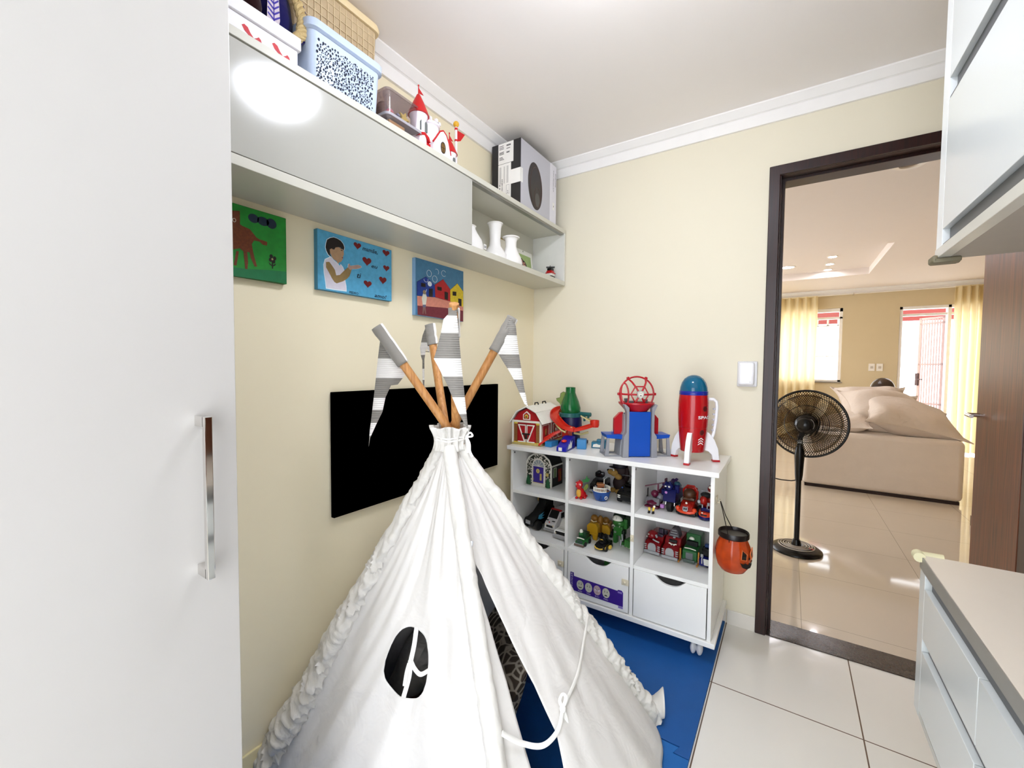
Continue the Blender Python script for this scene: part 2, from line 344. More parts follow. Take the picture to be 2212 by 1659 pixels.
# ---------------------------------------------------------------- hanging cabinet on the left wall
SX,SY0,SY1,SZ0,SZ1=.219,-1.925,-.012,1.729,2.052
t=T('wall_cabinet','long glossy greige hanging cabinet with sliding door and an open end bay','cabinet',(.11,-.97,SZ0))
A=at0(t)
MB(LAMI).at(A).bb((.001,SY0,SZ1-.022),(SX,SY1,SZ1),.0012).build('top_panel',t)
MB(LAMI).at(A).bb((.001,SY0,SZ0),(SX,SY1,SZ0+.026),.0012).build('bottom_panel',t)
MB(P('cabinet_end_white','#dcdcd6',.4)).at(A).bb((.001,SY1-.018,SZ0+.026),(SX,SY1,SZ1-.022),.001).build('side_panel',t)
MB(LAMI).at(A).bb((.001,SY0,SZ0+.026),(SX-.006,SY0+.018,SZ1-.022),.001).build('side_panel',t)
MB(LAMI).at(A).bb((.001,-.905,SZ0+.026),(SX-.03,-.887,SZ1-.022)).build('divider',t)
MB(LAMI).at(A).bb((.001,SY0+.018,SZ0+.026),(.008,SY1-.018,SZ1-.022)).build('back_panel',t)
MB(LAM).at(A).bb((.199,SY0+.004,SZ0+.0285),(.2175,-.883,SZ1-.026),.001).build('sliding_door',t)
MB(P('aluminium_track','#9b9a94',.3,metal=.8)).at(A).bb((.19,-.885,SZ1-.03),(.214,SY1-.018,SZ1-.022)).build('door_track',t)

# ---------------------------------------------------------------- toy storage unit
CX0,CX1,CF,CT=.102,1.10,-.40,.828
t=T('toy_storage_unit','white six-cubby toy storage unit with three cut-out drawers on casters','storage unit',(.6,-.2,0))
A=at0(t)
MB(WHITE).at(A).bb((.083,-.412,.806),(1.118,-.002,CT),.003).build('top_panel',t)
MB(WHITE).at(A).bb((.083,-.408,.092),(1.118,-.004,.114),.002).build('base_panel',t)
PX=[(.102,.117),(.427,.443),(.757,.773),(1.086,1.101)]
for k in (0,3): MB(WHITE).at(A).bb((PX[k][0],CF,.114),(PX[k][1],-.006,.806),.001).build('side_panel',t)
for k in (1,2): MB(WHITE).at(A).bb((PX[k][0],CF+.002,.114),(PX[k][1],-.012,.806),.001).build('divider',t)
MB(P('white_backboard','#e4e2e2',.4)).at(A).bb((.117,-.012,.114),(1.086,-.006,.806)).build('back_panel',t)
BAY=[(.1175,.4265),(.4435,.7565),(.7735,1.0855)]
for x0,x1 in BAY:
    for z in (.59,.351): MB(WHITE).at(A).bb((x0,CF+.004,z-.016),(x1,-.012,z),.0008).build('shelf',t)
CAM_=P('dark_cam_screw','#4b4640',.4)
for x,y in ((.117,-.385),(.443,-.385),(.773,-.385)): MB(CAM_).at(A).cyl((x,y,.79),(x+.0012,y,.79),.005).build('cam_screw',t)
LATCH=P('beige_latch_plastic','#d9d0b8',.35)
for k,(x0,x1) in enumerate(BAY):
    x0+=.0035;x1-=.0035;zt=.334;zb=.119;xc=(x0+x1)/2+.004
    poly=[(x0,zb),(x1,zb),(x1,zt),(xc+.066,zt)]
    n=14
    for i in range(n+1):
        u=1-2*i/n; poly.append((xc+.062*u if abs(u)<1 else xc+.066*u, zt-.032*(1-abs(u)**2.6)))
    poly+=[(xc-.066,zt),(x0,zt)]
    d=MB(WHITE).at(A).prism(poly,CF+.001,CF+.015).build('drawer',t,bevel=.001)
    b=MB(WHITE).at(A)
    b.bb((x0+.006,CF+.015,zb+.004),(x0+.018,-.03,zt-.05)).bb((x1-.018,CF+.015,zb+.004),(x1-.006,-.03,zt-.05)).bb((x0+.018,-.04,zb+.004),(x1-.018,-.03,zt-.05)).bb((x0+.018,CF+.015,zb+.004),(x1-.018,-.04,zb+.01))
    b.build('drawer_box',d)
    if k<2:
        z=.262 if k==0 else .262; x=x1-.031
        b=MB(LATCH).at(A).bb((x,CF-.004,z-.014),(x+.034,CF+.001,z+.014),.002); b.sph((x+.015,CF-.006,z),(.007,.006,.007),10,8); b.build('latch',d)
b=MB(LATCH).at(A).bb((.758,CF-.003,.46),(.774,CF+.001,.49),.001).sph((.7655,CF-.004,.475),(.006,.006,.008),10,8); b.build('latch',t)
b=MB(LATCH).at(A).bb((1.1012,-.362,.682),(1.105,-.326,.715),.0015).tube([(1.104,-.344,.69),(1.113,-.344,.688),(1.116,-.344,.695),(1.115,-.344,.702)],.0032,8); b.build('hook',t)
CST=P('grey_caster','#d9d9dc',.3)
for x in (.16,1.04):
    for y in (-.345,-.06):
        c=MB(P('zinc_bracket','#b9b9bb',.3,metal=.8)).at(A).bb((x-.018,y-.018,.088),(x+.018,y+.018,.092)).cyl((x,y,.062),(x,y,.09),.006).build('caster',t)
        b=MB(CST).at(A); b.sph((x-.013,y,.038),(.013,.026,.026),16,10).sph((x+.013,y,.038),(.013,.026,.026),16,10).cyl((x-.016,y,.038),(x+.016,y,.038),.01); b.build('caster_wheel',c)
# emotions strip stuck on the middle drawer: a flat printed strip
t=T('sticker','purple strip of four round mood faces stuck on the middle drawer','sticker',(.606,CF-.0003,.18))
A=at0(t); PU=P('purple_print','#3c1f86',.3,var=.08); FC=P('face_grey','#c9c9b8',.4,var=.03); FR=P('face_rose','#bda6a8',.4); INK=P('print_ink','#16121c',.5); PW=P('print_white','#e6e0f0',.5)
# corners from the drawer: left x .466-.484, right .731
b=MB(PU).at(A@YF(.462,.139,CF-.0002))
b.prism([(0,.078),(.0,.022),(.004,.012),(.02,.009),(.268,.004),(.268,.071),(.262,.079),(.245,.079),(.24,.073),(.02,.081),(.019,.098),(.001,.098)],0,.0006,'xy')
s=b.build('printed_strip',t)
b=MB(FC).at(A@YF(.462,.139,CF-.001)); cs=[(.054,.045),(.098,.045),(.142,.045),(.186,.045)]
for i,(x,z) in enumerate(cs): b.m(FR if i==2 else FC).ell((x,z),.0185,.0235,.0003)
b.m(INK)
for i,(x,z) in enumerate(cs):
    for e in (-1,1):
        if i==2: b.m(PW).ell((x+e*.0075,z+.001),.005,.005,.0003,12,.0003); b.m(INK).prism([(x+e*.002,z+.004),(x+e*.0125,z+.011),(x+e*.0125,z+.0095),(x+e*.002,z+.002)],.0006,.0009,'xy'); b.ell((x+e*.006,z+.001),.0017,.0022,.0002,8,.0007)
        else:
            b.ell((x+e*.0065,z+.005),.002,.0028,.0003,8,.0004); dz={0:0,1:-.001,3:-.002}[i]
            b.prism([(x+e*.003,z+.013+dz),(x+e*.011,z+.0125-dz),(x+e*.011,z+.0115-dz),(x+e*.003,z+.0118+dz)],.0004,.0007,'xy')
    if i==0: b.prism([(x-.010,z-.006),(x-.005,z-.0095),(x+.005,z-.0095),(x+.010,z-.006),(x+.006,z-.0135),(x-.006,z-.0135)],.0004,.0007,'xy')
    if i==1: b.prism([(x-.006,z-.0115),(x,z-.0095),(x+.006,z-.0115),(x,z-.0105)],.0004,.0007,'xy')
    if i==2: b.prism([(x-.007,z-.013),(x,z-.0095),(x+.007,z-.013),(x,z-.011)],.0004,.0007,'xy')
    if i==3: b.prism([(x-.008,z-.0155),(x-.004,z-.009),(x+.004,z-.009),(x+.008,z-.0155),(x,z-.0135)],.0004,.0007,'xy')
b.build('mood_face',t)
for (x,z),w in zip(cs,('Feliz','Triste','Bravo','Medo')): MB(PW).at(A@YF(.462,.139,CF-.001)).text(w,Matrix.Translation((x-.01,z-.0325,0)),.0058,.021).build('lettering',t)
b=MB(PW).at(A@YF(.462,.139,CF-.001))
for k,ch in enumerate('EMOÇÕES'): b.text(ch,Matrix.Translation((.0055,.086-k*.0118,0)),.0085 if k not in(3,4) else .0105,.0085)
b.build('lettering',t)
b=MB(P('print_lilac','#8b78c4',.5)).at(A@YF(.462,.139,CF-.001)).bb((.243,.064,0),(.263,.072,.0004)); b.build('printed_mark',t)
b=MB(P('print_lilac','#8b78c4',.5)).at(A@YF(.462,.139,CF-.001)).bb((.246,-.006,0),(.268,.003,.0004)); b.build('printed_mark',t)

# ---------------------------------------------------------------- black television panel on the left wall
t=T('television','flat pure black television panel on the left wall behind the tent','television',(.02,-.905,.712))
A=at0(t); BK=P('dead_black_screen','#000000',.9,spec=0,var=0)
MB(BK).at(A).bb((.004,-1.402,.712),(.022,-.409,1.156),.002).build('screen',t)
MB(BLACK).at(A).bb((.0,-1.1,.82),(.004,-.7,1.05)).build('wall_bracket',t)

# ---------------------------------------------------------------- three painted canvases
PD={"hair":[[32,158],[36,171],[48,180],[61,185],[75,184],[88,180],[97,172],[102,161],[100,150],[88,156],[78,156],[67,152],[62,143],[51,145],[45,140],[47,124],[51,116],[40,122],[33,133],[30,145]],"face":[[45,142],[53,146],[62,142],[67,152],[78,156],[88,155],[99,150],[100,136],[96,126],[95,117],[88,107],[80,104],[78,98],[70,107],[60,110],[53,117],[49,125],[45,130]],"shirt":[[29,102],[51,116],[60,107],[76,98],[83,91],[86,98],[95,90],[101,77],[103,47],[107,30],[108,11],[63,9],[32,9],[30,29],[25,59],[24,84]],"arm":[[31,95],[43,98],[54,87],[64,75],[69,57],[83,61],[101,80],[116,94],[122,90],[132,92],[126,74],[121,63],[111,52],[95,41],[71,30],[62,33],[52,45],[41,63],[31,77]],"hand":[[116,94],[118,106],[123,108],[125,101],[141,106],[157,111],[170,110],[173,105],[164,100],[151,95],[136,92],[124,86]],"hearts":[[156,180,16,14],[286,183,17,14],[197,133,20,18],[287,125,15,13],[270,76,18,16],[200,50,18,15]],"t_mam":[[177,190],[245,178],[177,162]],"t_eu":[[217,129],[245,118],[217,113]],"t_ti":[[153,87],[171,67],[153,64]],"t_amo":[[230,27],[287,13],[230,5]],"t_ped":[[121,17],[158,8],[121,3]],"t_eye":[[88,149],[96,148],[88,146]],"h1":[[9,139],[62,170],[115,142],[118,89],[9,83]],"h2":[[116,144],[169,177],[217,140],[217,85],[119,91]],"h3":[[218,138],[267,175],[309,144],[310,70],[218,84]],"w0":[[32,139],[58,140],[58,124],[32,123]],"w1":[[131,139],[159,140],[159,124],[131,124]],"w2":[[233,133],[259,135],[259,116],[233,114]],"w3":[[79,122],[102,125],[102,89],[79,87]],"w4":[[178,124],[201,123],[201,88],[179,90]],"w5":[[273,106],[297,106],[297,72],[273,73]],"pink":[[9,80],[116,89],[218,84],[310,70],[310,52],[182,51],[11,40]],"mar":[[11,40],[182,51],[310,52],[310,0],[12,2]],"bub":[[80,187,14,14],[115,169,15,14],[173,204,15,13],[61,158,12,11],[127,203,13,12],[84,143,13,11]],"pb":[[43,95],[60,97],[66,82],[60,49],[41,47],[36,73]],"ph":[[52,102,10,9]],"ps":[[41,47],[60,50],[59,38],[41,36]],"pl":[[42,36],[58,38],[62,10],[56,9],[51,30],[45,8],[40,9]],"pw":[[58,104],[63,117],[65,116],[61,104]],"gir":[[-8,173],[9,180],[12,170],[17,149],[26,145],[46,141],[53,134],[64,122],[73,118],[82,118],[95,116],[94,105],[82,105],[73,112],[57,111],[51,99],[54,79],[58,61],[65,37],[58,36],[48,57],[45,74],[38,74],[40,46],[38,24],[32,24],[30,49],[28,73],[16,81],[-9,89]],"leg":[[9,70],[16,70],[9,28],[2,29]],"cloud":[[57,175,15,13],[84,174,17,13],[108,174,15,15]],"pet":[[106,76,5,6],[116,72,5,6],[113,62,5,6],[104,65,5,6],[109,68,3,3],[5,155,4,5]],"stem":[[107,60],[111,61],[111,40],[108,39]],"leaf":[[98,58],[109,49],[109,46],[101,51]],"leaf2":[[120,58],[110,50],[110,46],[118,51]],"grass":[[-10,22],[37,25],[93,33],[152,39],[152,2],[-11,-2]]}
def mm(l): return [(a/1000,b/1000) for a,b in l]
def canvas(label,y0,z0,w,h,side,face,name='canvas_picture',grp='childrens canvases on the left wall'):
    t=T(name,label,'painting',(.01,y0+w/2,z0),0,grp)
    A=at0(t)
    MB(side).at(A).bb((0,y0,z0),(.0195,y0+w,z0+h),.001).build('stretched_canvas',t)
    b=MB(face).at(A@XF(y0,z0,.0196)); b.bb((.001,.001,0),(w-.001,h-.001,.0003)); return t,b
def L_(b,key,m,z): b.m(m).prism(mm(PD[key]),z,z+.0003,'xy')
def E_(b,e,m,z): b.m(m).ell((e[0]/1000,e[1]/1000),abs(e[2])/1000,abs(e[3])/1000,.0003,18,z)
G1=P('paint_green','#17862a',.6,var=.35,scale=40); G2=P('paint_grass','#0c6b3c',.6,var=.25,scale=50)
BRN=P('paint_giraffe','#6b3312',.6,var=.5,scale=160); NAV=P('paint_navy','#0a2238',.6,var=.3,scale=60); DGR=P('paint_dark','#1b170f',.6)
t,b=canvas('green canvas painting of a brown spotted animal beside a flower, nearest the wardrobe',-1.925,1.502,.368,.203,P('paint_green_side','#0f5a1e',.6),G1)
b.at(at0(t)@XF(-1.71,1.502,.0196))
L_(b,'grass',G2,.0003); L_(b,'gir',BRN,.0006); L_(b,'leg',BRN,.0006)
for e in PD['cloud']: E_(b,e,NAV,.0005)
L_(b,'stem',DGR,.0006); L_(b,'leaf',DGR,.0006); L_(b,'leaf2',DGR,.0006)
for e in PD['pet'][:4]: E_(b,e,DGR,.0006)
E_(b,PD['pet'][4],P('paint_cream','#a79a68',.6),.0009); e=PD['pet'][5]; b.m(P('paint_white','#d9d9d0',.6)).ring((e[0]/1000,e[1]/1000),abs(e[2])/1000,abs(e[3])/1000,.0007,0,.001)
# the part of the animal behind the wardrobe edge: neck and head
b.m(BRN).prism([(-.03,.06),(.02,.08),(.02,.185),(-.02,.175),(-.06,.15),(-.05,.12),(-.08,.02),(-.06,.02)],.0011,.0013,'xy')
b.build('painting_surface',t)
SKY=P('paint_sky_blue','#4f9fc6',.6,var=.22,scale=70)
t,b=canvas('light blue canvas with a boy blowing hearts and handwritten words, middle one',-1.454,1.504,.314,.2,P('paint_blue_side','#3a7f9e',.6),SKY)
b.at(at0(t)@XF(-1.454,1.504,.0196))
HALO=P('paint_halo','#d7e6ee',.6)
for k in ('hair','shirt','hand'):
    p=mm(PD[k]); cx=sum(q[0] for q in p)/len(p); cy=sum(q[1] for q in p)/len(p)
    q=[(cx+(x-cx)*1.06+.0,cy+(y-cy)*1.06) for x,y in p]; b.m(HALO).prism([(max(.002,x),max(.002,y)) for x,y in q],.0003,.0005,'xy')
SKN=P('photo_skin','#a98767',.6,var=.2,scale=90); HAIR=P('photo_hair','#170d0b',.6,var=.3,scale=120)
L_(b,'face',SKN,.0007); L_(b,'hair',HAIR,.0009); L_(b,'shirt',P('photo_vest','#cfcbd8',.6,var=.12,scale=60),.0006); L_(b,'arm',P('photo_arm','#8d7448',.6,var=.2,scale=70),.001); L_(b,'hand',P('photo_hand','#a5877c',.6,var=.2,scale=70),.0013)
MAR=P('paint_heart_red','#6e0f10',.6,var=.2)
for e in PD['hearts']:
    cx,cy,rx,ry=[v/1000 for v in e]; rx=abs(rx);ry=abs(ry); q=[]
    for i in range(24):
        a=2*PI*i/24; q.append((cx+rx*1.0*sin(a)**3,cy+ry*(13*cos(a)-5*cos(2*a)-2*cos(3*a)-cos(4*a))/16.5))
    b.m(MAR).prism(q,.0006,.001,'xy')
INKB=P('ink_navy','#0d1226',.6)
for key,s in (('mam','mamãe,'),('eu','eu'),('ti','ti'),('amo','amo!'),('ped','PEDRO')):
    (x0,y0),(x1,y1),(x2,y2)=mm(PD['t_'+key]); w=abs(x1-x0); h={'mam':.017,'eu':.0095,'ti':.018,'amo':.0145,'ped':.0085}[key]
    b.m(INKB).text(s,Matrix.Translation((x0,min(y1,y2)+(.004 if key=='mam' else 0),.0008))@Matrix.Rotation(.0 ,4,'Z'),h,w,shear=0 if key=='ped' else .25,bold=.012)
(ex,ey),_,_=mm(PD['t_eye']); b.m(HAIR).ell((ex+.003,ey-.001),.004,.0014,.0003,12,.0011); b.ell((ex+.003,ey+.005),.006,.0012,.0003,12,.0011); b.m(P('photo_lips','#7c3b35',.6)).ell((ex+.006,ey-.026),.003,.002,.0003,10,.0011)
b.build('painting_surface',t)
SK2=P('paint_dusk_blue','#44789c',.6,var=.2,scale=60)
t,b=canvas('canvas of a blue, a red and a yellow house under blown bubbles',-1.014,1.465,.312,.24,P('paint_blue_edge','#7ea6cf',.6),SK2)
b.at(at0(t)@XF(-1.014,1.465,.0196))
BKL=P('paint_outline','#120b12',.6)
for k,c in (('h1','#16388c'),('h2','#b01c22'),('h3','#d8bd2a')):
    p=mm(PD[k]); cx=sum(q[0] for q in p)/5; cy=sum(q[1] for q in p)/5
    b.m(BKL).prism([(min(.311,cx+(x-cx)*1.03),cy+(y-cy)*1.03) for x,y in p],.0003,.0005,'xy'); L_(b,k,P('paint_house'+k,c,.6,var=.25,scale=90),.0006)
L_(b,'pink',P('paint_salmon','#c77f6c',.6,var=.2,scale=80),.001); L_(b,'mar',P('paint_maroon','#6b2330',.6,var=.3,scale=80),.001)
for k in range(6): L_(b,'w%d'%k,P('paint_window','#190608',.6),.0012)
PWH=P('paint_bubble_white','#d5dfe6',.6)
for i,e in enumerate(PD['bub']):
    x,y,rx,ry=[abs(v)/1000 for v in e]
    if i==5: b.m(PWH).ell((x,y),rx,ry,.0003,18,.001)
    else: b.m(PWH).ring((x,y),rx,ry,.0008,0,.0012,22,*( (0,2*PI) if i in(0,1) else (.6,5.6) if i==2 else (PI,2*PI+.4) if i==3 else (-.8,2.2)))
L_(b,'pb',P('photo_boy_shirt','#cfcdbf',.6),.0013); E_(b,PD['ph'][0],P('photo_boy_head','#8f7b5e',.6),.0013); L_(b,'ps',P('photo_boy_shorts','#5d5c74',.6),.0015); L_(b,'pl',P('photo_boy_legs','#7b5a55',.6),.0013); L_(b,'pw',PWH,.0016)
b.build('painting_surface',t)

# ---------------------------------------------------------------- foam floor mats
def mat_tile(label,x0,y0,x1,y1,m,teeth):
    t=T('foam_floor_mat',label,'mat',((x0+x1)/2,(y0+y1)/2,0),0,'blue foam mats')
    pts=[(x0,y0),(x1,y0)] if teeth!='lo' else []
    if teeth=='lo':
        n=7; w=(x1-x0)/n
        for i in range(n):
            a=x0+i*w; pts+=[(a,y0),(a+w*.3,y0),(a+w*.22,y0+.033),(a+w*.78,y0+.033),(a+w*.7,y0)]
        pts.append((x1,y0))
        pts+=[(x1,y1),(x0,y1)]
    else:
        n=7; w=(x1-x0)/n; up=[]
        for i in range(n):
            a=x0+i*w; up+=[(a,y1),(a+w*.29,y1),(a+w*.21,y1+.031),(a+w*.77,y1+.031),(a+w*.69,y1)]
        up.append((x1,y1)); pts+=up[::-1]
    MB(m).at(at0(t)).prism(pts,.0005,.011,'xy').build('foam_sheet',t,bevel=.001)
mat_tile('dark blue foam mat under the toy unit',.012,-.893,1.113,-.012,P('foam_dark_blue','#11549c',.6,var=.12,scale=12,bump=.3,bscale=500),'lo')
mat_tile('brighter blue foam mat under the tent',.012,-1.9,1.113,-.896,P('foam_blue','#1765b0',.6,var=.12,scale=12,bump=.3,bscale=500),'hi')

# ---------------------------------------------------------------- things on the back wall
t=T('plug_in_device','small white textured alarm sensor on the back wall beside the doorway','sensor',(1.174,0,1.22))
A=at0(t)
MB(P('sensor_back','#dfdfe2',.4)).at(A).bb((1.134,-.012,1.165),(1.217,0,1.285),.005).build('back_plate',t)
b=MB(P('sensor_white','#f0f0f4',.2,bump=.8,bscale=90)).at(A).bb((1.139,-.034,1.172),(1.206,-.01,1.28),.011,4); b.build('cover',t)
MB(INK).at(A).cyl((1.19,-.0345,1.188),(1.19,-.0335,1.188),.0014,n=8).build('indicator',t)

# ---------------------------------------------------------------- right hand built-ins
RX=1.637; RE=-.822
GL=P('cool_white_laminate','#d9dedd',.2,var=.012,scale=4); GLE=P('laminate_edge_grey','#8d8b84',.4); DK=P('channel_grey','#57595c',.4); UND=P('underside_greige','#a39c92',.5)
t=T('wall_cupboard','white wall cupboard with recessed grey grip channels above the desk','cupboard',(1.94,-1.9,1.52))
A=at0(t)
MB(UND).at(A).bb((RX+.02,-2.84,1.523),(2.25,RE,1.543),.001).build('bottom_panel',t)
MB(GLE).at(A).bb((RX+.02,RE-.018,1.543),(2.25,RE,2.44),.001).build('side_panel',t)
MB(GL).at(A).bb((RX+.06,-2.84,1.543),(2.25,RE-.018,2.44)).build('carcass',t)
MB(P('front_edge_light','#e8ecec',.3)).at(A).bb((RX,RE-.045,1.545),(RX+.021,RE,2.44),.001).build('frame_stile',t)
MB(P('bottom_rail','#c9c8be',.3)).at(A).bb((RX-.002,-2.84,1.523),(RX+.021,RE-.001,1.546),.001).build('bottom_rail',t)
for z0,z1 in ((1.585,1.885),(1.935,2.2),(2.24,2.44)):
    d=MB(GL).at(A).bb((RX,-2.84,z0),(RX+.02,RE-.047,z1),.001).build('door',t)
for z0,z1 in ((1.546,1.584),(1.886,1.934),(2.201,2.239)):
    MB(DK).at(A).bb((RX+.012,-2.84,z0),(RX+.055,RE-.052,z1)).bb((RX+.001,-2.84,z0),(RX+.012,RE-.052,z0+.004)).build('grip_channel',t)
t=T('corner_guard','dark greenish rubber corner guard on the wall cupboard bottom corner','corner guard',(RX,RE,1.52),0,'rubber corner guards')
GU=P('guard_olive','#6d6650',.5); A=at0(t)
b=MB(GU).at(A).bb((RX-.012,RE-.03,1.512),(RX+.0,RE+.012,1.53),.005,3).bb((RX-.012,RE,1.512),(RX+.045,RE+.012,1.53),.005,3).bb((RX-.01,RE-.03,1.511),(RX+.04,RE+.01,1.5225),.003); b.build('rubber_pad',t)
t=T('wall_desk','white wall-hung desk with two rows of drawers and grey grip channels','desk',(1.94,-1.9,.40))
A=at0(t)
MB(P('desk_top_white','#e0d8ca',.25,var=.012)).at(A).bb((RX+.0005,-2.84,.765),(2.25,RE,.78),.001).build('desk_top',t)
MB(GLE).at(A).bb((RX-.0015,-2.84,.748),(RX,RE,.7795)).build('top_edge',t)
MB(GL).at(A).bb((RX+.06,-2.84,.385),(2.25,RE-.018,.765)).build('carcass',t)
MB(LEAFW).at(A).bb((2.236,-2.84,.781),(2.2495,RE,1.521)).build('back_panel',t)
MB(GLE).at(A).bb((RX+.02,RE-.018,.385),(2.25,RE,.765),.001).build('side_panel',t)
MB(GL).at(A).bb((RX,RE-.045,.385),(RX+.02,RE,.747),.001).build('frame_stile',t)
MB(P('rail_light','#c4c4bd',.3)).at(A).bb((RX,-2.84,.385),(RX+.02,RE-.046,.40),.001).build('bottom_rail',t)
for z0,z1 in ((.402,.553),(.585,.71)):
    for y0,y1 in ((-1.224,RE-.047),(-2.1,-1.227),(-2.84,-2.103)):
        MB(GL).at(A).bb((RX,y0,z0),(RX+.02,y1,z1),.001).build('drawer',t)
for z0,z1 in ((.554,.584),(.711,.747)): MB(DK).at(A).bb((RX+.012,-2.84,z0),(RX+.055,RE-.052,z1)).build('grip_channel',t)
t=T('corner_guard','cream rubber corner guard on the desk top corner','corner guard',(RX,RE,.77),0,'rubber corner guards')
A=at0(t); b=MB(P('guard_cream','#dcd6b0',.5)).at(A)
b.tube([(RX-.006,RE-.02,.778),(RX-.006,RE+.004,.778)],.012,12).tube([(RX-.006,RE+.004,.778),(RX+.042,RE+.006,.778)],.0095,12).sph((RX-.006,RE+.004,.778),.0125,12,8); b.build('rubber_pad',t)
t=T('plastic_bin','green plastic bin on the tiles under the desk end','bin',(1.80,-.93,0))
GB=P('green_bin_plastic','#3f9c74',.35); b=MB(GB).lathe([(.095,0),(.10,.005),(.128,.25),(.136,.255),(.136,.268),(.128,.268),(.12,.25),(.093,.01),(0,.01)],n=36); b.build('bucket',t)
MB(GB).lathe([(.1365,.235),(.139,.24),(.139,.25),(.1365,.255)],n=36).build('rim',t)
# ceiling lamp: a round flush fitting
t=T('ceiling_lamp','round flush ceiling lamp of the childs room','lamp',(.965,-1.285,CZ))
MB(P('lamp_rim','#f4f4f4',.3)).lathe([(.165,0),(.165,-.02),(.155,-.024),(.152,-.02),(.152,0)],n=48).build('rim',t)
MB(lamp('lamp_diffuser','#eff3ff',LAMPK)).lathe([(0,-.11),(.04,-.107),(.08,-.096),(.115,-.075),(.138,-.05),(.152,-.022),(.152,-.012),(0,-.012)],n=48).build('diffuser',t)
# ---------------------------------------------------------------- the play tent
TN=Vec((.442,-1.265,1.041)); FEET={'L':Vec((.035,-1.655,0)),'R':Vec((.955,-.77,.0)),'F':Vec((.97,-1.58,0)),'B':Vec((.05,-.80,0))}
tent=T('play_tent','white canvas teepee play tent on four wooden poles with striped pennants','tent',(.5,-1.2,0)); A=at0(tent)
GREY=fabric('flag_grey','#8b8781',1000,.25); FWH=fabric('flag_white','#efece8',1000,.25)
def outdir(k): d=FEET[k]-TN; d.z=0; return d.normalized()
def tng(k): d=TN-FEET[k]; return Vec((-d.y,d.x,0)).normalized()*.016
def top(k): q=TN+tng(k)+outdir(k)*.02; q.z=1.012; return q
def foot(k): return FEET[k]+tng(k)*1.6+outdir(k)*.004
def edge(k,v): return foot(k).lerp(top(k),v)
def nz(x,y,z,s=1): return noise.noise(Vec((x,y,z))*s)
tips={'L':1.345,'R':1.305,'F':1.335,'B':1.36}
poles={}
for k in 'LRFB':
    d=(TN-FEET[k]); tang=Vec((-d.y,d.x,0)).normalized()*.016
    p0=FEET[k]+tang*1.6+Vec((0,0,.012)); p1=FEET[k]+d*tips[k]+tang*.8; pm=TN+tang
    o=MB(POLE).at(A).tube([p0,p0.lerp(pm,.5),pm,p1],.0135,14).build('pole',tent); poles[k]=(o,pm,p1)
# fabric panels
def hem_out(u): return sin(PI*min(1,max(0,u)))
def panel(a,b,u0,u1,nu,nv,seed,bow=.03,fold=.012,hole=None,v0=0.0,v1=1.0,push=0):
    mid=(FEET[a]+FEET[b])/2; nrm=(mid-FEET['L'].lerp(FEET['R'],.5)); nrm.z=.35*nrm.length; nrm.normalize()
    def f(u,v):
        v=v0+(v1-v0)*v
        ua=u0(v) if callable(u0) else u0; ub=u1(v) if callable(u1) else u1; uu=ua+(ub-ua)*u
        if hole:
            (hu,hv,ru,rv,sk)=hole; du=uu-hu-sk*(v-hv); dv=v-hv; rho=((abs(du)/ru)**2.5+(abs(dv)/rv)**2.5)**(1/2.5)
            if rho<1.6:
                if rho<1e-4: rho=1e-4
                s=(1+.6*max(0,rho-.5)/1.1)/rho; uu=hu+sk*(dv*s)+du*s; v=hv+dv*s
        p=edge(a,v).lerp(edge(b,v),uu)
        w=sin(PI*uu)*(1-v)
        p=p+nrm*(bow*w*(1-v)**1.2 + push*w)
        q=(nz(uu*7+seed,v*2.2+uu*2.5,seed)*.9+nz(uu*15-v*5,v*3.5,seed+5)*.45)*fold*min(1,8*uu*(1-uu)+.15)*(1.1-.6*v)
        return p+nrm*q
    return f
def gridpanel(f,nu,nv,name,hole=None,lab=None):
    b=MB(TENT).at(A).grid(f,nu,nv)
    if hole:
        (hu,hv,ru,rv,sk)=hole; keep=[];vs=[(i/nu,j/nv) for j in range(nv+1) for i in range(nu+1)]
        def rho(u,v): return ((abs(u-hu-sk*(v-hv))/ru)**2.5+(abs(v-hv)/rv)**2.5)**(1/2.5)
        for fc in b.f:
            if max(rho(*vs[i]) for i in fc)>.5: keep.append(fc)
        b.f=keep; b.mi=b.mi[:len(keep)]
    o=b.build(name,tent,smooth=60,solid=.0016)
    if lab: o['label']=lab
    return o
HOLE=(.524,.419,.132,.079,.15)
gridpanel(panel('L','F',0,1,96,110,1.3,.03,.020,HOLE),96,110,'canvas_panel',HOLE,'canvas panel with an oval window')
# the door side: a narrow strip beside the front pole, a slit, then the big flap
def interp(tab,v):
    if v<=tab[0][0]: return tab[0][1]
    for (a,b),(c,d) in zip(tab,tab[1:]):
        if v<=c: return b+(d-b)*(v-a)/(c-a)
    return tab[-1][1]
SL=[(0,.165),(.25,.141),(.35,.137),(.43,.136),(.555,.113),(.65,.075),(.735,.012),(1,.012)]
SR=[(0,.215),(.2,.252),(.286,.292),(.387,.278),(.528,.222),(.653,.15),(.735,.016),(1,.013)]
gridpanel(panel('F','R',0,lambda v:interp(SL,v),12,70,2.1,.13,.004,push=-.006),12,70,'door_strip')
gridpanel(panel('F','R',lambda v:interp(SR,v),1,60,90,3.7,.13,.009),60,90,'door_flap',None,'right door flap tied back with a ribbon')
gridpanel(panel('R','B',0,1,40,50,4.4,.02,.01),40,50,'canvas_panel')
gridpanel(panel('B','L',0,1,40,50,5.2,-.02,.01),40,50,'canvas_panel')
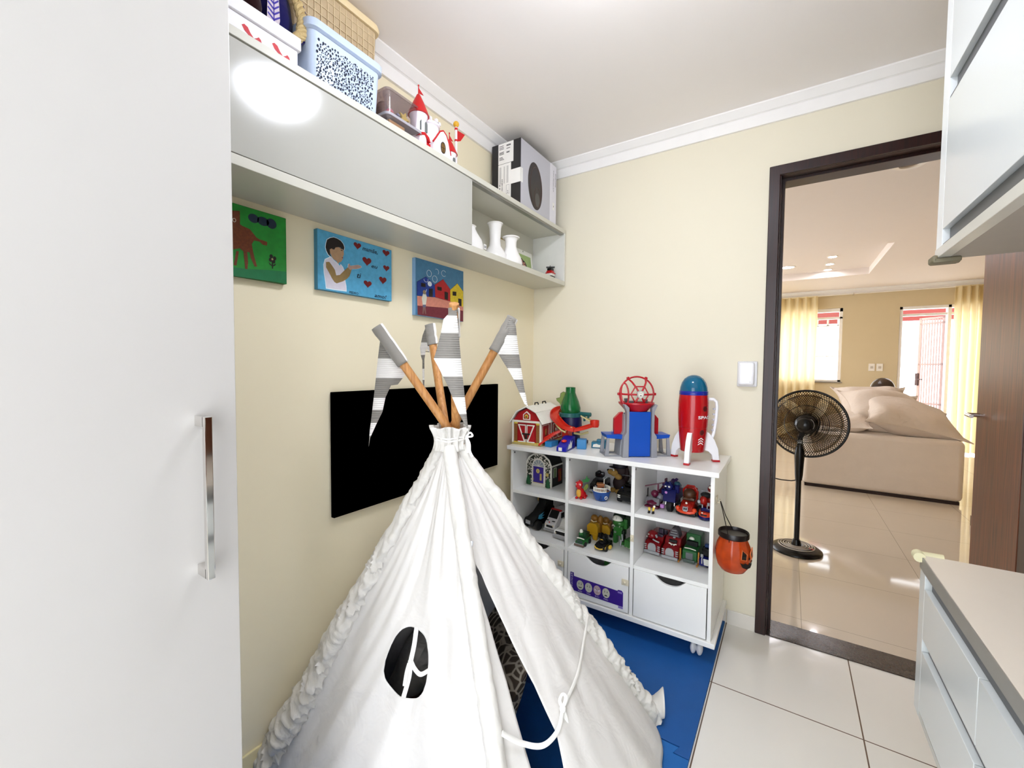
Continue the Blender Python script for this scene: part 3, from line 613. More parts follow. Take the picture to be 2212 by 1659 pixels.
# gathered sleeves along the poles
def sleeve(k,v0,v1,r0,r1,gather,seed,n=240):
    ax=(top(k)-foot(k)).normalized(); sd=ax.cross(outdir(k)).normalized(); ud=sd.cross(ax)
    def f(u,v):
        vv=v0+(v1-v0)*v; r=r0+(r1-r0)*v; a=2*PI*u
        ph=vv*34+1.1*sin(a+seed)+.5*cos(2*a); g=gather*((.45-abs(nz(ph,cos(a)*.8,seed))*1.9)+nz(vv*80,sin(a)*1.5,cos(a)*1.5+seed)*.35)*(1-v*.7)
        rr=r*(1+g)*(1+.12*cos(2*a+seed)); c=edge(k,vv)+ud*((.004 if k=='F' else .010)*nz(vv*6,seed,0))
        return c+sd*(rr*cos(a))+ud*(rr*(.92 if k=='F' else .75)*sin(a))
    return MB(SLEEVE).at(A).grid(f,22,n,cu=True).build('pole_sleeve',tent,smooth=70)
sleeve('L',.0,.985,.052,.024,.7,1.1); sleeve('R',.012,.985,.042,.022,.5,2.7); sleeve('F',.0,.985,.026,.021,.14,4.4); sleeve('B',.0,.985,.04,.024,.25,6.1)
# loose end of the right sleeve folding up on the mat
def ff(u,v):
    a=2*PI*u; c=FEET['R'].lerp(FEET['R']+Vec((.052,-.012,.03)),v); r=.03*(1+.35*v)*(1+.25*nz(u*4,v*3,9)); return c+Vec((-.35*r*cos(a),r*cos(a),r*sin(a)))+Vec((0,0,.03+.012*v))
MB(SLEEVE).at(A).grid(ff,18,8,cu=True).build('sleeve_end',tent,smooth=70,solid=.0015)
# gathered neck, cord and bow
def nk(u,v):
    a=2*PI*u; z=.985+.075*v; r=.054-.009*sin(PI*min(1,v*1.15))+.004*v+(.005*sin(a*13+1)+.003*sin(a*29))*(.3+v)
    return Vec((TN.x-.002+r*cos(a),TN.y+r*sin(a),z+.004*sin(a*5)*v))
MB(SLEEVE).at(A).grid(nk,120,12,cu=True).build('neck_collar',tent,smooth=70,solid=.0015)
CORD=fabric('white_tape','#f3f1ec',900,.2)
b=MB(CORD).at(A)
for dz in (0,.008): b.tube([(TN.x-.002+.0495*cos(2*PI*i/28),TN.y+.0495*sin(2*PI*i/28),1.018+dz+.002*sin(i)) for i in range(28)],.0032,8,closed=True)
rt=Vec((.835,.55,0)); kn=Vec((TN.x,TN.y,1.028))+rt*.046+Vec((.02,-.02,0))
def ribbon(b,pts,w,n=14,flat=.28):
    """smooth tape through pts"""
    P_=[Vec(p) for p in pts]; out=[]
    for i in range(len(P_)-1):
        p0=P_[max(0,i-1)];p1=P_[i];p2=P_[i+1];p3=P_[min(len(P_)-1,i+2)]
        for j in range(n):
            t=j/n; out.append(.5*((2*p1)+(p2-p0)*t+(2*p0-5*p1+4*p2-p3)*t*t+(3*p1-p0-3*p2+p3)*t**3))
    out.append(P_[-1]); return b.tube(out,w,8,flatten=flat,up=(.66,-.75,.05))
ribbon(b,[kn,kn+rt*.012+Vec((0,0,.014)),kn+rt*.02+Vec((0,0,.004)),kn+rt*.004],.003)
ribbon(b,[kn,kn+rt*.01+Vec((0,0,-.02)),kn+rt*.012+Vec((0,0,-.045)),kn+rt*.02+Vec((0,0,-.062))],.004)
ribbon(b,[kn,kn+rt*.004+Vec((0,0,-.02)),kn+rt*.006+Vec((0,0,-.05))],.004)
b.build('neck_cord',tent)
def onp(a,b_,u,v,o=.0):
    mid=(FEET[a]+FEET[b_])/2; nrm=(mid-FEET['L'].lerp(FEET['R'],.5)); nrm.z=.35*nrm.length; nrm.normalize(); return edge(a,v).lerp(edge(b_,v),u)+nrm*(o+(.13 if b_=='R' else .03)*sin(PI*u)*(1-v)**2.2)
b=MB(CORD).at(A)
ribbon(b,[onp('L','F',.541,.502,-.004),onp('L','F',.548,.46,-.002),onp('L','F',.553,.425,.004),onp('L','F',.55,.39,-.002),onp('L','F',.536,.342,-.004)],.0062)
ribbon(b,[onp('L','F',.553,.428,.004),onp('L','F',.572,.412,-.004),onp('L','F',.61,.406,-.006),onp('L','F',.66,.424,-.004)],.0058)
ribbon(b,[onp('L','F',.548,.422,.006),onp('L','F',.545,.40,.008),onp('L','F',.541,.37,.004)],.005)
b.sph(onp('L','F',.552,.426,.005),(.0065,.0065,.007),10,8); b.build('window_tie',tent)
b=MB(CORD).at(A); kt=onp('F','R',.355,.318,.016)
ribbon(b,[onp('F','R',.985,.405,.034),onp('F','R',.80,.378,.022),onp('F','R',.56,.342,.016),kt],.0052)
ribbon(b,[kt,onp('F','R',.29,.294,.014),onp('F','R',.2,.292,.012),onp('F','R',.11,.322,.012),onp('F','R',.01,.366,.024)],.0062)
b.sph(kt,(.009,.009,.011),12,8)
up=Vec((0,0,1)); sd=Vec((.835,.55,0))
ribbon(b,[kt,kt+up*.022-sd*.008,kt+up*.04-sd*.001,kt+up*.03+sd*.008,kt],.0045)
ribbon(b,[kt,kt-up*.03+sd*.01,kt-up*.06+sd*.013,kt-up*.085+sd*.026,kt-up*.088+sd*.038],.005)
ribbon(b,[kt,kt-up*.024-sd*.004,kt-up*.05-sd*.010],.0045)
b.build('door_tie',tent)
b=MB(P('care_tag_white','#dfe4ea',.5)).at(A); q=onp('F','R',.035,.735,.012); b.box(q,(.024,.006,.016),.001,rot=(-.3,0,.1)); b.m(P('care_tag_blue','#3d5f86',.5)).box(q+Vec((-.005,-.0035,.0005)),(.007,.001,.008),rot=(-.3,0,.1)).box(q+Vec((.004,-.0035,.001)),(.005,.001,.007),rot=(-.3,0,.1)); b.build('care_tag',tent)

# striped pennants on the pole tops
def clipz(poly,z0,z1):
    def cl(p,z,s):
        o=[]
        for i in range(len(p)):
            a=p[i-1];b=p[i]; ia=(a.z-z)*s>=0; ib=(b.z-z)*s>=0
            if ia!=ib: t=(z-a.z)/(b.z-a.z); o.append(a.lerp(b,t))
            if ib: o.append(b)
        return o
    p=cl(poly,z0,1); return cl(p,z1,-1) if p else p
def flag(k,pts,stripes,first,slv,phase):
    pts=[Vec(p) for p in pts]; n=(pts[1]-pts[0]).cross(pts[-1]-pts[0]).normalized(); zt=max(p.z for p in pts); zb=min(p.z for p in pts)
    b=MB(GREY).at(A); ms=[GREY,FWH]; z=zt; i=first; edges=[zt]+[s for s in stripes if s>zb]+[zb]
    for a,c in zip(edges,edges[1:]):
        m=ms[i%2]; i+=1; st=max(1,int((a-c)/.006))
        for j in range(st):
            h=a+(c-a)*j/st; l=a+(c-a)*(j+1)/st; p=clipz(pts,l,h)
            if len(p)>2:
                q=[v+n*(.005*sin(v.z*38+phase+(v-pts[0]).length*14)) for v in p]; b.m(m).poly(q)
    o=b.build('pennant',poles[k][0],smooth=50,solid=.0022)
    # sleeve over the pole end
    o2,pm,p1=poles[k]; d=(p1-pm).normalized(); e=p1+d*(.012 if k!='B' else -.012); s=p1-d*slv; rk=1 if k!='B' else .8
    sd=d.cross(n).normalized(); b=MB(GREY).at(A)
    def f(u,v):
        a=2*PI*u; r=(.0185+.002*nz(u*3,v*6,phase))*rk; c=s.lerp(e,v); return c+sd*(r*cos(a))+n*(r*.9*sin(a))
    nu,nv=16,18; b.grid(f,nu,nv,cu=True); w=b.ms.index(GREY); b.m(FWH)
    for j in range(nv):
        for i_ in range(nu):
            if i_ in (6,7,8,9) : b.mi[j*nu+i_]=1
    b.build('pennant_sleeve',poles[k][0],smooth=60,solid=.0015)
z_=lambda a,s: [a-s*i for i in range(1,9)]
flag('R',[[.287,-1.415,1.344],[.3,-1.402,1.328],[.317,-1.385,1.286],[.343,-1.361,1.227],[.324,-1.379,1.192],[.309,-1.393,1.189],[.297,-1.405,1.152],[.29,-1.412,1.106],[.276,-1.425,1.066],[.264,-1.437,1.027],[.261,-1.44,1.0],[.263,-1.438,1.049],[.269,-1.432,1.121],[.277,-1.425,1.207],[.282,-1.42,1.278]],[1.272,1.212,1.15,1.112,1.072,1.032],0,.125,.4)
flag('L',[[.578,-1.134,1.41],[.592,-1.121,1.383],[.597,-1.116,1.329],[.606,-1.108,1.254],[.614,-1.1,1.177],[.623,-1.091,1.119],[.615,-1.099,1.127],[.603,-1.111,1.162],[.589,-1.124,1.208],[.573,-1.139,1.246],[.548,-1.163,1.30]],[1.352,1.29,1.245,1.208,1.165],0,.115,1.3)
flag('B',[[.597,-1.42,1.411],[.601,-1.416,1.348],[.607,-1.411,1.264],[.614,-1.405,1.177],[.62,-1.399,1.095],[.624,-1.396,1.066],[.619,-1.401,1.083],[.602,-1.416,1.127],[.579,-1.436,1.202],[.561,-1.453,1.251],[.553,-1.459,1.269],[.56,-1.453,1.3],[.568,-1.446,1.343],[.572,-1.442,1.374]],[1.384,1.338,1.271,1.222,1.167,1.122,1.083],0,.10,2.2)
pb=poles['F'][2]; dq=Vec((.835,.55,0)); wq=lambda x,z: [*(pb+dq*x+Vec((0,0,z)))]
flag('F',[wq(-.012,.008),wq(.004,.004),wq(.0,-.05),wq(-.004,-.09),wq(-.016,-.075),wq(-.022,-.115),wq(-.02,-.19),wq(-.021,-.235),wq(-.027,-.19),wq(-.029,-.12),wq(-.034,-.105),wq(-.038,-.075),wq(-.028,-.03)],[pb.z-.055,pb.z-.1,pb.z-.15,pb.z-.19],0,.075,.9)

# things lying inside the tent
t=T('cushion','crumpled pale grey cushion lying inside the tent window','cushion',(.23,-1.20,.012)); GC=fabric('cushion_grey','#9a958e',500,.4,wr=.9)
def pillow(b,w,d,h,seed=0,pinch=3.0,nu=26,nv=26,tip=.0):
    for s in (1,-1):
        def f(u,v):
            x=2*u-1;y=2*v-1; t=(max(0,1-abs(x)**pinch)*max(0,1-abs(y)**pinch))**.55
            e=1-.10*(1-(x*y)**2)*max(abs(x),abs(y))**4+tip*(abs(x*y))**6
            wv=.06*nz(x*1.6+seed,y*1.6,seed)*h*2+.05*h*sin(5*x+3*y+seed)*abs(x)
            return Vec((x*w/2*e,y*d/2*e,s*h/2*t+wv*t))
        b.grid(f,nu,nv)
    return b
pillow(MB(GC).at(Matrix.Translation((0,0,.165))@Matrix.Rotation(-1.1,4,'Z')@Matrix.Rotation(1.1,4,'X')),.3,.3,.13,1.2).build('cushion_cover',t,smooth=80)
t=T('cushion','dark brown and cream squiggle patterned cushion standing inside the tent door','cushion',(.56,-1.20,.012))
PT=P('squiggle_cloth','#4d4036',.9,var=.1); nt=PT.node_tree; mx=[n for n in nt.nodes if n.type=='MIX'][0]; nzq=[n for n in nt.nodes if n.type=='TEX_NOISE'][0]
wv=nt.nodes.new('ShaderNodeTexVoronoi'); wv.feature='DISTANCE_TO_EDGE'; wv.inputs['Scale'].default_value=30
rp=nt.nodes.new('ShaderNodeValToRGB'); rp.color_ramp.elements[0].position=.05; rp.color_ramp.elements[0].color=(1,1,1,1); rp.color_ramp.elements[1].position=.12; rp.color_ramp.elements[1].color=(0,0,0,1)
tc=[n for n in nt.nodes if n.type=='TEX_COORD'][0]; nt.links.new(tc.outputs['Object'],wv.inputs['Vector']); nt.links.new(wv.outputs['Distance'],rp.inputs['Fac']); nt.links.new(rp.outputs['Color'],mx.inputs[0]); mx.inputs[6].default_value=lin('#4a3d33')+[1]; mx.inputs[7].default_value=lin('#b0a595')+[1]
pillow(MB(PT).at(Matrix.Translation((0,0,.2))@Matrix.Rotation(-.75,4,'Z')@Matrix.Rotation(1.2,4,'X')),.38,.38,.12,3.4).build('cushion_cover',t,smooth=80)
t=T('blanket','dark maroon folded blanket on the mat inside the tent','blanket',(.36,-1.30,.012))
b=MB(fabric('maroon_cloth','#3a1513',500,.4,wr=.8))
def bl(u,v): return Vec(((u-.5)*.40,(v-.5)*.34,.085+.035*nz(u*4,v*4,2)+.03*sin(u*7)*sin(v*5)-.09*(max(abs(u-.5),abs(v-.5))*2)**6))
b.grid(bl,36,30); b.build('folded_cloth',t,smooth=80,solid=.02)
# ---------------------------------------------------------------- on top of the hanging cabinet
TZ=SZ1
CARD=P('white_card','#ecebef',.5,var=.03,scale=30); RED=P('shiny_red','#b80d14',.3,var=.06)
t=T('gift_box','white cardboard box with red printed ribbon marks and a lid, next to the wardrobe','box',(.10,-1.76,TZ)); A=at0(t)
MB(CARD).at(A).bb((.015,-1.92,TZ+.0005),(.192,-1.613,TZ+.055),.002).build('box_body',t)
MB(CARD).at(A).bb((.008,-1.926,TZ+.0555),(.199,-1.606,TZ+.09),.003).build('lid',t)
b=MB(P('red_print','#c3202b',.5,var=.2,scale=200)).at(A)
for y in (-1.87,-1.755,-1.682):
    b.at(A@XF(y,TZ,.1922)); b.prism([(0,.034),(.006,.039),(.014,.036),(.02,.026),(.028,.018),(.034,.022),(.04,.028),(.045,.024),(.049,.012),(.044,.01),(.036,.008),(.026,.01),(.016,.018),(.006,.024)],0,.0004,'xy'); b.prism([(.05,.014),(.054,.012),(.056,.003),(.051,.004)],0,.0004,'xy')
b.build('printed_ribbon',t)
LID=TZ+.0905
t=T('beach_hat','navy hat with a white palm leaf print and braided straw band on the white box','hat',(.11,-1.62,LID)); A=at0(t)
NV=fabric('hat_navy','#14104f',700,.3); STRAW=P('straw_braid','#c0a876',.8,var=.3,scale=140,bump=.6,bscale=200); LV=P('leaf_white','#cfc3cc',.7); LP=P('leaf_purple','#3a2aa0',.6)
b=MB(NV).at(A@Matrix.Translation((.10,-1.635,LID+.0)))
b.lathe([(.03,.0),(.05,.004),(.066,.03),(.07,.075),(.062,.125),(.05,.15),(0,.158)],n=30,sx=.7,sy=.78); crownb=b.build('crown',t)
b=MB(NV).at(A@Matrix.Translation((.10,-1.602,LID+.0)))
def br(u,v): a=PI*(.02+.96*u); r=.135+.012*v; return Vec((.055+.012*sin(a*2)-.03*v,-r*.30*cos(a)*0+.035*v+.012*sin(a),r*sin(a)*.98 if True else 0))
b.tube([(.06,.002,.0),(.062,.032,.035),(.06,.037,.075),(.05,.026,.13),(.035,.0,.18),(.01,-.04,.215),(-.02,-.08,.21)],.006,8); b.build('brim_edge',t)
b=MB(STRAW).at(A@Matrix.Translation((.10,-1.602,LID+.0)))
cp=[(.062,-.008,.004),(.066,.016,.035),(.065,.022,.075),(.056,.012,.125),(.04,-.013,.172),(.015,-.05,.2)]
for k in (0,1,2):
    pts=[]
    for i in range(61):
        s=i/60*5; j=min(4,int(s)); q=Vec(cp[j]).lerp(Vec(cp[j+1]),s-j); ph=i*.55+k*2*PI/3; pts.append(q+Vec((.004*cos(ph),.0095*sin(ph)-.001,.0)))
    b.tube(pts,.0075,7)
b.build('straw_band',t)
b=MB(LV).at(A@frame((.154,-1.675,LID+.012),(0.05,1,0),(0,-.05,1)))
b.prism([(0,.01),(.028,0),(.034,.03),(.03,.12),(.004,.13)],0,.0006,'xy'); b.m(LP)
for i in range(7):
    y=.02+i*.014; b.prism([(.018,y),(.034-.001*i,y+.016),(.033-.001*i,y+.02),(.018,y+.006)],.0006,.0011,'xy').prism([(.018,y),(.002,y+.012),(.003,y+.016),(.018,y+.006)],.0006,.0011,'xy')
b.prism([(.0165,.0),(.0195,.0),(.019,.12),(.0175,.12)],.0006,.0011,'xy'); b.build('leaf_print',t)
t=T('knit_cap','dark maroon and black knit cap lying on the white box','cap',(.12,-1.715,LID)); MB(fabric('maroon_knit','#24090c',300,.8)).sph((0,0,.045),(.055,.036,.045),20,12).build('knit_body',t); MB(fabric('maroon_rib','#1a0507',260,1)).sph((0,0,.012),(.057,.038,.012),20,8).build('knit_rim',t)
t=T('toy_block','small pinkish beige block at the left end of the white box','toy block',(.15,-1.775,LID)); MB(P('beige_plastic','#cdb3a6',.5)).box((0,0,.021),(.05,.034,.042),.006,3).build('block_body',t)
# light blue perforated basket
t=T('storage_basket','pale blue plastic basket with a speckle of round holes on top of the cabinet','basket',(.11,-1.445,TZ)); A=at0(t)
BL=P('basket_pale_blue','#c3d2ea',.35,var=.02); HOLEM=P('basket_hole_dark','#141c33',.7)
def rr_loop(y0,y1,x0,x1,r,z,n=6):
    o=[]
    for cx,cy,a0 in ((x1-r,y1-r,0),(x0+r,y1-r,PI/2),(x0+r,y0+r,PI),(x1-r,y0+r,1.5*PI)):
        for i in range(n+1): a=a0+PI/2*i/n; o.append(Vec((cx+r*cos(a),cy+r*sin(a),z)))
    return o
def loft(b,loops,cap0=True,cap1=False):
    n=len(loops[0]); vs=[p for l in loops for p in l]; fs=[]
    for j in range(len(loops)-1):
        for i in range(n): fs.append((j*n+i,j*n+(i+1)%n,(j+1)*n+(i+1)%n,(j+1)*n+i))
    if cap0: fs.append(tuple(range(n))[::-1])
    if cap1: fs.append(tuple((len(loops)-1)*n+i for i in range(n)))
    return b.add(vs,fs)
b=MB(BL).at(A)
loft(b,[rr_loop(-1.572,-1.338,.02,.186,.022,TZ+.0005),rr_loop(-1.577,-1.33,.014,.193,.024,TZ+.148),rr_loop(-1.573,-1.334,.018,.189,.022,TZ+.148),rr_loop(-1.568,-1.342,.024,.182,.02,TZ+.006)],True,True); b.build('basket_body',t,smooth=50)
b=MB(BL).at(A)
loft(b,[rr_loop(-1.577,-1.33,.012,.194,.024,TZ+.148),rr_loop(-1.586,-1.321,.006,.203,.03,TZ+.152),rr_loop(-1.586,-1.321,.006,.203,.03,TZ+.172),rr_loop(-1.583,-1.324,.009,.2,.028,TZ+.176),rr_loop(-1.573,-1.334,.019,.19,.022,TZ+.172),rr_loop(-1.573,-1.334,.019,.19,.022,TZ+.148)],False); b.build('basket_rim',t,smooth=40)
rs=random.Random(3); b=MB(HOLEM); pts=[]
sl=math.atan2(.0065,.148)
b.at(A@frame((.1870,-1.56,TZ+.004),(0,1,0),(.0065,0,.148)))
tries=0
while len(pts)<430 and tries<30000:
    tries+=1; r=rs.choice((.0012,.0016,.0021,.0027,.0033)); y=rs.uniform(.004,.197); z=rs.uniform(.002,.124)
    if all((y-a)**2+(z-c)**2>(r+q+.0011)**2 for a,c,q in pts): pts.append((y,z,r))
for y,z,r in pts: b.ell((y,z),r,r*1.25,.0005,8,.0002)
b.build('hole_pattern',t)
# woven beige basket with a lid, behind
t=T('woven_basket','beige woven plastic basket with a lid, behind the blue basket','basket',(.085,-1.42,TZ)); A=at0(t)
RB=P('beige_woven','#c2ab88',.5,var=.06,scale=60,bump=.5,bscale=500); RBL=P('beige_ridge','#dcc9a4',.45); 
RM=Matrix.Translation((0,0,0))
b=MB(RB).at(A); loft(b,[rr_loop(-1.60,-1.292,.018,.118,.02,TZ+.18),rr_loop(-1.605,-1.285,.012,.124,.022,TZ+.335)],True,True)
b.bb((.03,-1.59,TZ+.0005),(.11,-1.31,TZ+.18),.006); b.build('basket_body',t,smooth=50)
b=MB(RBL).at(A)
for k in range(14): y=-1.585+k*.0215; b.bb((.1235,y,TZ+.18),(.1252,y+.0018,TZ+.335))
for z in (.205,.232,.259,.286,.313): b.bb((.1232,-1.59,TZ+z),(.1248,-1.30,TZ+z+.0016))
b.build('woven_ridge',t)
b=MB(P('beige_lid','#e8d3a8',.4)).at(A); loft(b,[rr_loop(-1.613,-1.278,.008,.132,.026,TZ+.336),rr_loop(-1.616,-1.275,.005,.135,.028,TZ+.346),rr_loop(-1.612,-1.279,.009,.131,.026,TZ+.360),rr_loop(-1.6,-1.29,.02,.12,.02,TZ+.364)],True,True); b.build('lid',t,smooth=40)
# clear storage boxes with toys in them
CLR=glass('clear_plastic','#e9e2e6',.12,.06)
t=T('clear_storage_box','low clear plastic box with a grey lid holding bits of cardboard','storage box',(.11,-1.2,TZ),0,'clear plastic boxes'); A=at0(t)
b=MB(CLR).at(A); loft(b,[rr_loop(-1.285,-1.135,.04,.17,.015,TZ+.0006),rr_loop(-1.29,-1.13,.036,.176,.017,TZ+.055)],True); b.build('box_body',t,smooth=50)
b=MB(P('grey_clear_lid','#a9a6ad',.25)).at(A); loft(b,[rr_loop(-1.295,-1.125,.032,.18,.018,TZ+.055),rr_loop(-1.295,-1.125,.032,.18,.018,TZ+.064)],True,True); b.build('lid',t,smooth=40)
t=T('cardboard_piece','tan cardboard piece inside the low clear box','cardboard',(.16,-1.235,TZ+.002)); MB(P('tan_card','#c39a63',.7,var=.1)).bb((-.05,-.04,0),(.006,.03,.046),.001).build('card_sheet',t)
t=T('clear_storage_box','taller clear plastic box of little toys stacked on the grey lid','storage box',(.11,-1.2,TZ+.0645),0,'clear plastic boxes'); A=at0(t)
b=MB(CLR).at(A); loft(b,[rr_loop(-1.278,-1.14,.045,.162,.015,TZ+.065),rr_loop(-1.284,-1.134,.04,.168,.017,TZ+.145)],True); b.build('box_body',t,smooth=50)
b=MB(glass('clear_lid','#d9d2da',.2,.15)).at(A); loft(b,[rr_loop(-1.287,-1.131,.037,.171,.018,TZ+.145),rr_loop(-1.287,-1.131,.037,.171,.018,TZ+.152)],True,True); b.build('lid',t,smooth=40)
t=T('toy_ball','pink and orange toy ball in the tall clear box','ball',(.142,-1.253,TZ+.066)); MB(P('ball_pink','#c9768b',.5,var=.1)).sph((0,0,.0165),.016,16,10).build('ball_skin',t); MB(P('ball_orange','#c96b4d',.5)).sph((.0,-.001,.0165),(.0163,.0163,.007),16,10).build('ball_stripe',t)
t=T('toy_figure','grey and beige bundle of small toy pieces at the left of the tall clear box','toy',(.10,-1.252,TZ+.066)); MB(P('taupe_toy','#8c7b74',.7,var=.3,scale=120)).sph((0,0,.036),(.03,.02,.036),14,10).build('toy_body',t); MB(P('taupe_toy_dark','#4c3f42',.6)).sph((.02,.012,.012),(.015,.012,.012),12,8).build('toy_foot',t)
t=T('toy_star','pale yellow star shaped toy in the tall clear box','toy',(.15,-1.195,TZ+.066)); b=MB(P('star_yellow','#d9c46a',.5)); b.at(XF(0,.024,0)).prism([( (.025 if i%2==0 else .011)*sin(i*PI/5+.3),(.025 if i%2==0 else .011)*cos(i*PI/5+.3)) for i in range(10)],-.005,.005,'xy'); b.build('star_body',t,bevel=.0015)
t=T('toy_car','small dark blue toy lying between ball and star in the tall clear box','toy',(.15,-1.224,TZ+.066)); MB(P('navy_toy','#2a2c4c',.5)).box((0,0,.009),(.02,.02,.018),.004,3).build('car_body',t); MB(P('toy_grey','#8f93a6',.5)).box((0,.001,.023),(.014,.014,.01),.004,3).build('car_roof',t)
# toy castle with red cone roofs
t=T('toy_castle','white toy castle with red cone roofs and pennants on top of the cabinet','toy castle',(.13,-1.02,TZ)); A=at0(t)
CW=P('castle_white','#ece8ee',.4,var=.03); CR=P('castle_red','#c00f16',.4,var=.05); CG=P('castle_grey','#6b6f6d',.5)
b=MB(CW).at(A); b.bb((.06,-1.13,TZ+.0005),(.162,-.955,TZ+.05),.006); b.lathe([(.045,0),(.045,.012),(.04,.018),(.04,.082),(.045,.086),(.045,.094),(.04,.094)],(.125,-1.045,TZ+.05),32)
for k in range(10): a=2*PI*k/10; b.box((.125+.042*cos(a),-1.045+.042*sin(a),TZ+.15),(.011,.011,.013),.001)
b.build('castle_wall',t,bevel=.001)
b=MB(CW).at(A); b.lathe([(.03,0),(.03,.095),(.034,.105),(.034,.113)],(.145,-1.117,TZ+.03),28); tw=b.build('tower',t)
b=MB(CR).at(A).lathe([(.040,.11),(.037,.118),(.022,.155),(.006,.188),(0,.19)],(.145,-1.117,TZ+.03),28); rf=b.build('tower_roof',tw)
def pennon(b,x,y,z,h=.024,w=.026):
    b.cyl((x,y,z),(x,y,z+h+.006),.0018,n=8).sph((x,y,z+h+.008),.0032,10,8); b.at(A@XF(y,z+h-.016,x)).prism([(0,.016),(w,.0),(.002,-.004)],-.0008,.0008,'xy'); b.at(A)
pn=MB(CR).at(A); pennon(pn,.145,-1.117,TZ+.214,.03); pn.build('roof_pennant',tw)
b=MB(CG).at(A)
for y in (-1.128,-1.108):
    b.at(A@XF(y-.006,TZ+.075,.1755 if y>-1.12 else .172)).prism([(0,0),(.013,0),(.013,.03),(.0105,.036),(.0065,.039),(.0025,.036),(0,.03)],-.004,.0006,'xy')
b.build('tower_window',tw)
b=MB(CR).at(A); b.at(A@XF(-1.145,TZ+.05,.155)).prism([(0,0),(.008,.014),(.03,.022),(.052,.012),(.06,-.004),(.052,-.002),(.03,.012),(.008,.004)],0,.022,'xy'); b.build('porch_roof',t)
b=MB(CW).at(A); b.at(A@XF(-1.076,TZ+.0005,.155)).prism([(0,0),(.1,0),(.098,.04),(.085,.082),(.072,.106),(.055,.116),(.038,.106),(.014,.072),(.0,.045)],0,.028,'xy'); gb=b.build('gatehouse',t,bevel=.002)
b=MB(CR).at(A); b.at(A@XF(-1.076,TZ+.0005,.155)); b.tube([(.0,.055,.026),(.014,.074,.026),(.037,.108,.026),(.055,.118,.026),(.073,.108,.026),(.086,.084,.026),(.099,.041,.026)],.0035,8); b.at(A).bb((.161,-1.133,TZ+.036),(.167,-1.07,TZ+.047),.001); b.build('red_trim',t)
b=MB(P('castle_window_gold','#7b5a2c',.5)).at(A@XF(-1.034,TZ+.034,.1835)).prism([(0,0),(.021,0),(.021,.024),(.017,.033),(.0105,.037),(.004,.033),(0,.024)],0,.001,'xy'); b.m(P('window_bar','#241a12',.5)).bb((.0095,.0,.001),(.0115,.036,.0014)).bb((0,.016,.001),(.021,.018,.0014)).ring((.0105,.018),.0125,.0205,.0016,0,.0006); b.build('arched_window',gb)
b=MB(CW).at(A).lathe([(.026,0),(.026,.055),(.03,.062),(.03,.067)],(.15,-.95,TZ+.0005),26); b2=b.build('turret',t)
MB(CR).at(A).lathe([(.034,.05),(.031,.057),(.016,.09),(.003,.112),(0,.113)],(.15,-.95,TZ+.015),26).build('turret_roof',b2)
pn=MB(CR).at(A); pennon(pn,.15,-.95,TZ+.123,.02,.022); pn.build('roof_pennant',b2)
MB(CG).at(A@XF(-.957,TZ+.022,.1765)).prism([(0,0),(.014,0),(.014,.018),(.0105,.024),(.0035,.024),(0,.018)],-.004,.0006,'xy').build('turret_window',b2)
fp=MB(CW).at(A).cyl((.155,-.914,TZ+.0005),(.155,-.914,TZ+.19),.005,n=14).build('flag_pole',t)
MB(P('gold_ball','#d9a62c',.3)).at(A).sph((.155,-.914,TZ+.202),.0125,16,10).build('pole_finial',fp)
b=MB(CR).at(A).cyl((.155,-.914,TZ+.178),(.155,-.914,TZ+.186),.0065).cyl((.155,-.914,TZ+.132),(.155,-.914,TZ+.139),.0065); b.at(A@XF(-.914,TZ+.134,.155)).prism([(.004,.046),(.056,.05),(.028,.012),(.004,.0)],-.001,.001,'xy'); b.build('big_pennant',fp)
# little pink stick, and the vacuum box
t=T('plastic_stick','thin pink plastic stick standing up on the cabinet between castle and tall box','stick',(.06,-.56,TZ)); MB(P('stick_pink','#d98a8a',.4)).cyl((0,0,0),(0,.002,.08),.004,n=10).build('stick_rod',t); MB(P('stick_tip','#d06a6a',.4)).sph((0,.002,.08),.0048,10,8).build('stick_tip',t)
t=T('vacuum_box','tall cardboard box printed with a dark round vacuum, in the corner under the ceiling','box',(.11,-.28,TZ)); A=at0(t)
BG=P('box_grey_print','#bdbdc6',.45,var=.06,scale=3); BB=P('box_black','#232225',.45,var=.15); LB=P('label_white','#e9e8e6',.5)
b=MB(BB).at(A).bb((.02,-.478,TZ+.0005),(.197,-.095,TZ+.335),.003); bx=b.build('carton',t)
b=MB(BG).at(A@XF(-.476,TZ+.003,.1971)).bb((0,0,0),(.303,.33,.0004)); b.build('front_print',t)
b=MB(P('box_white_spine','#dedde6',.45)).at(A@XF(-.173,TZ+.002,.1971)).bb((0,0,0),(.075,.332,.0004)); sp=b.build('spine_print',t)
b=MB(P('vacuum_print','#231a1b',.35,var=.4,scale=14)).at(A@XF(-.476,TZ+.003,.1975)); pe=[]
for i in range(40):
    a=2*PI*i/40; pe.append((.143+.0735*cos(a)+.0*sin(a),.142+.118*sin(a)-.012*cos(a)))
b.prism(pe,0,.0006,'xy'); b.m(P('vacuum_ring_print','#5c4038',.4)).ring((.150,.142),.058,.1,.0012,0,.0006,36); b.ring((.165,.09),.03,.05,.0008,0,.0006,26)
b.m(P('vacuum_shade','#4c4a48',.4)).ell((.165,.078),.024,.035,.0002,24,.0007); b.build('round_vacuum_print',t)
b=MB(LB).at(A@YF(.062,TZ+.0,-.4782)); b.bb((.0,.23,0),(.092,.332,.0006)).bb((0.0,.04,0),(.078,.228,.0006)).bb((.078,.12,.0),(.135,.19,.0005)); b.at(A@XF(-.478,TZ,.1975)).bb((0,.12,0),(.02,.19,.0006)); lb=b.build('shipping_label',t)
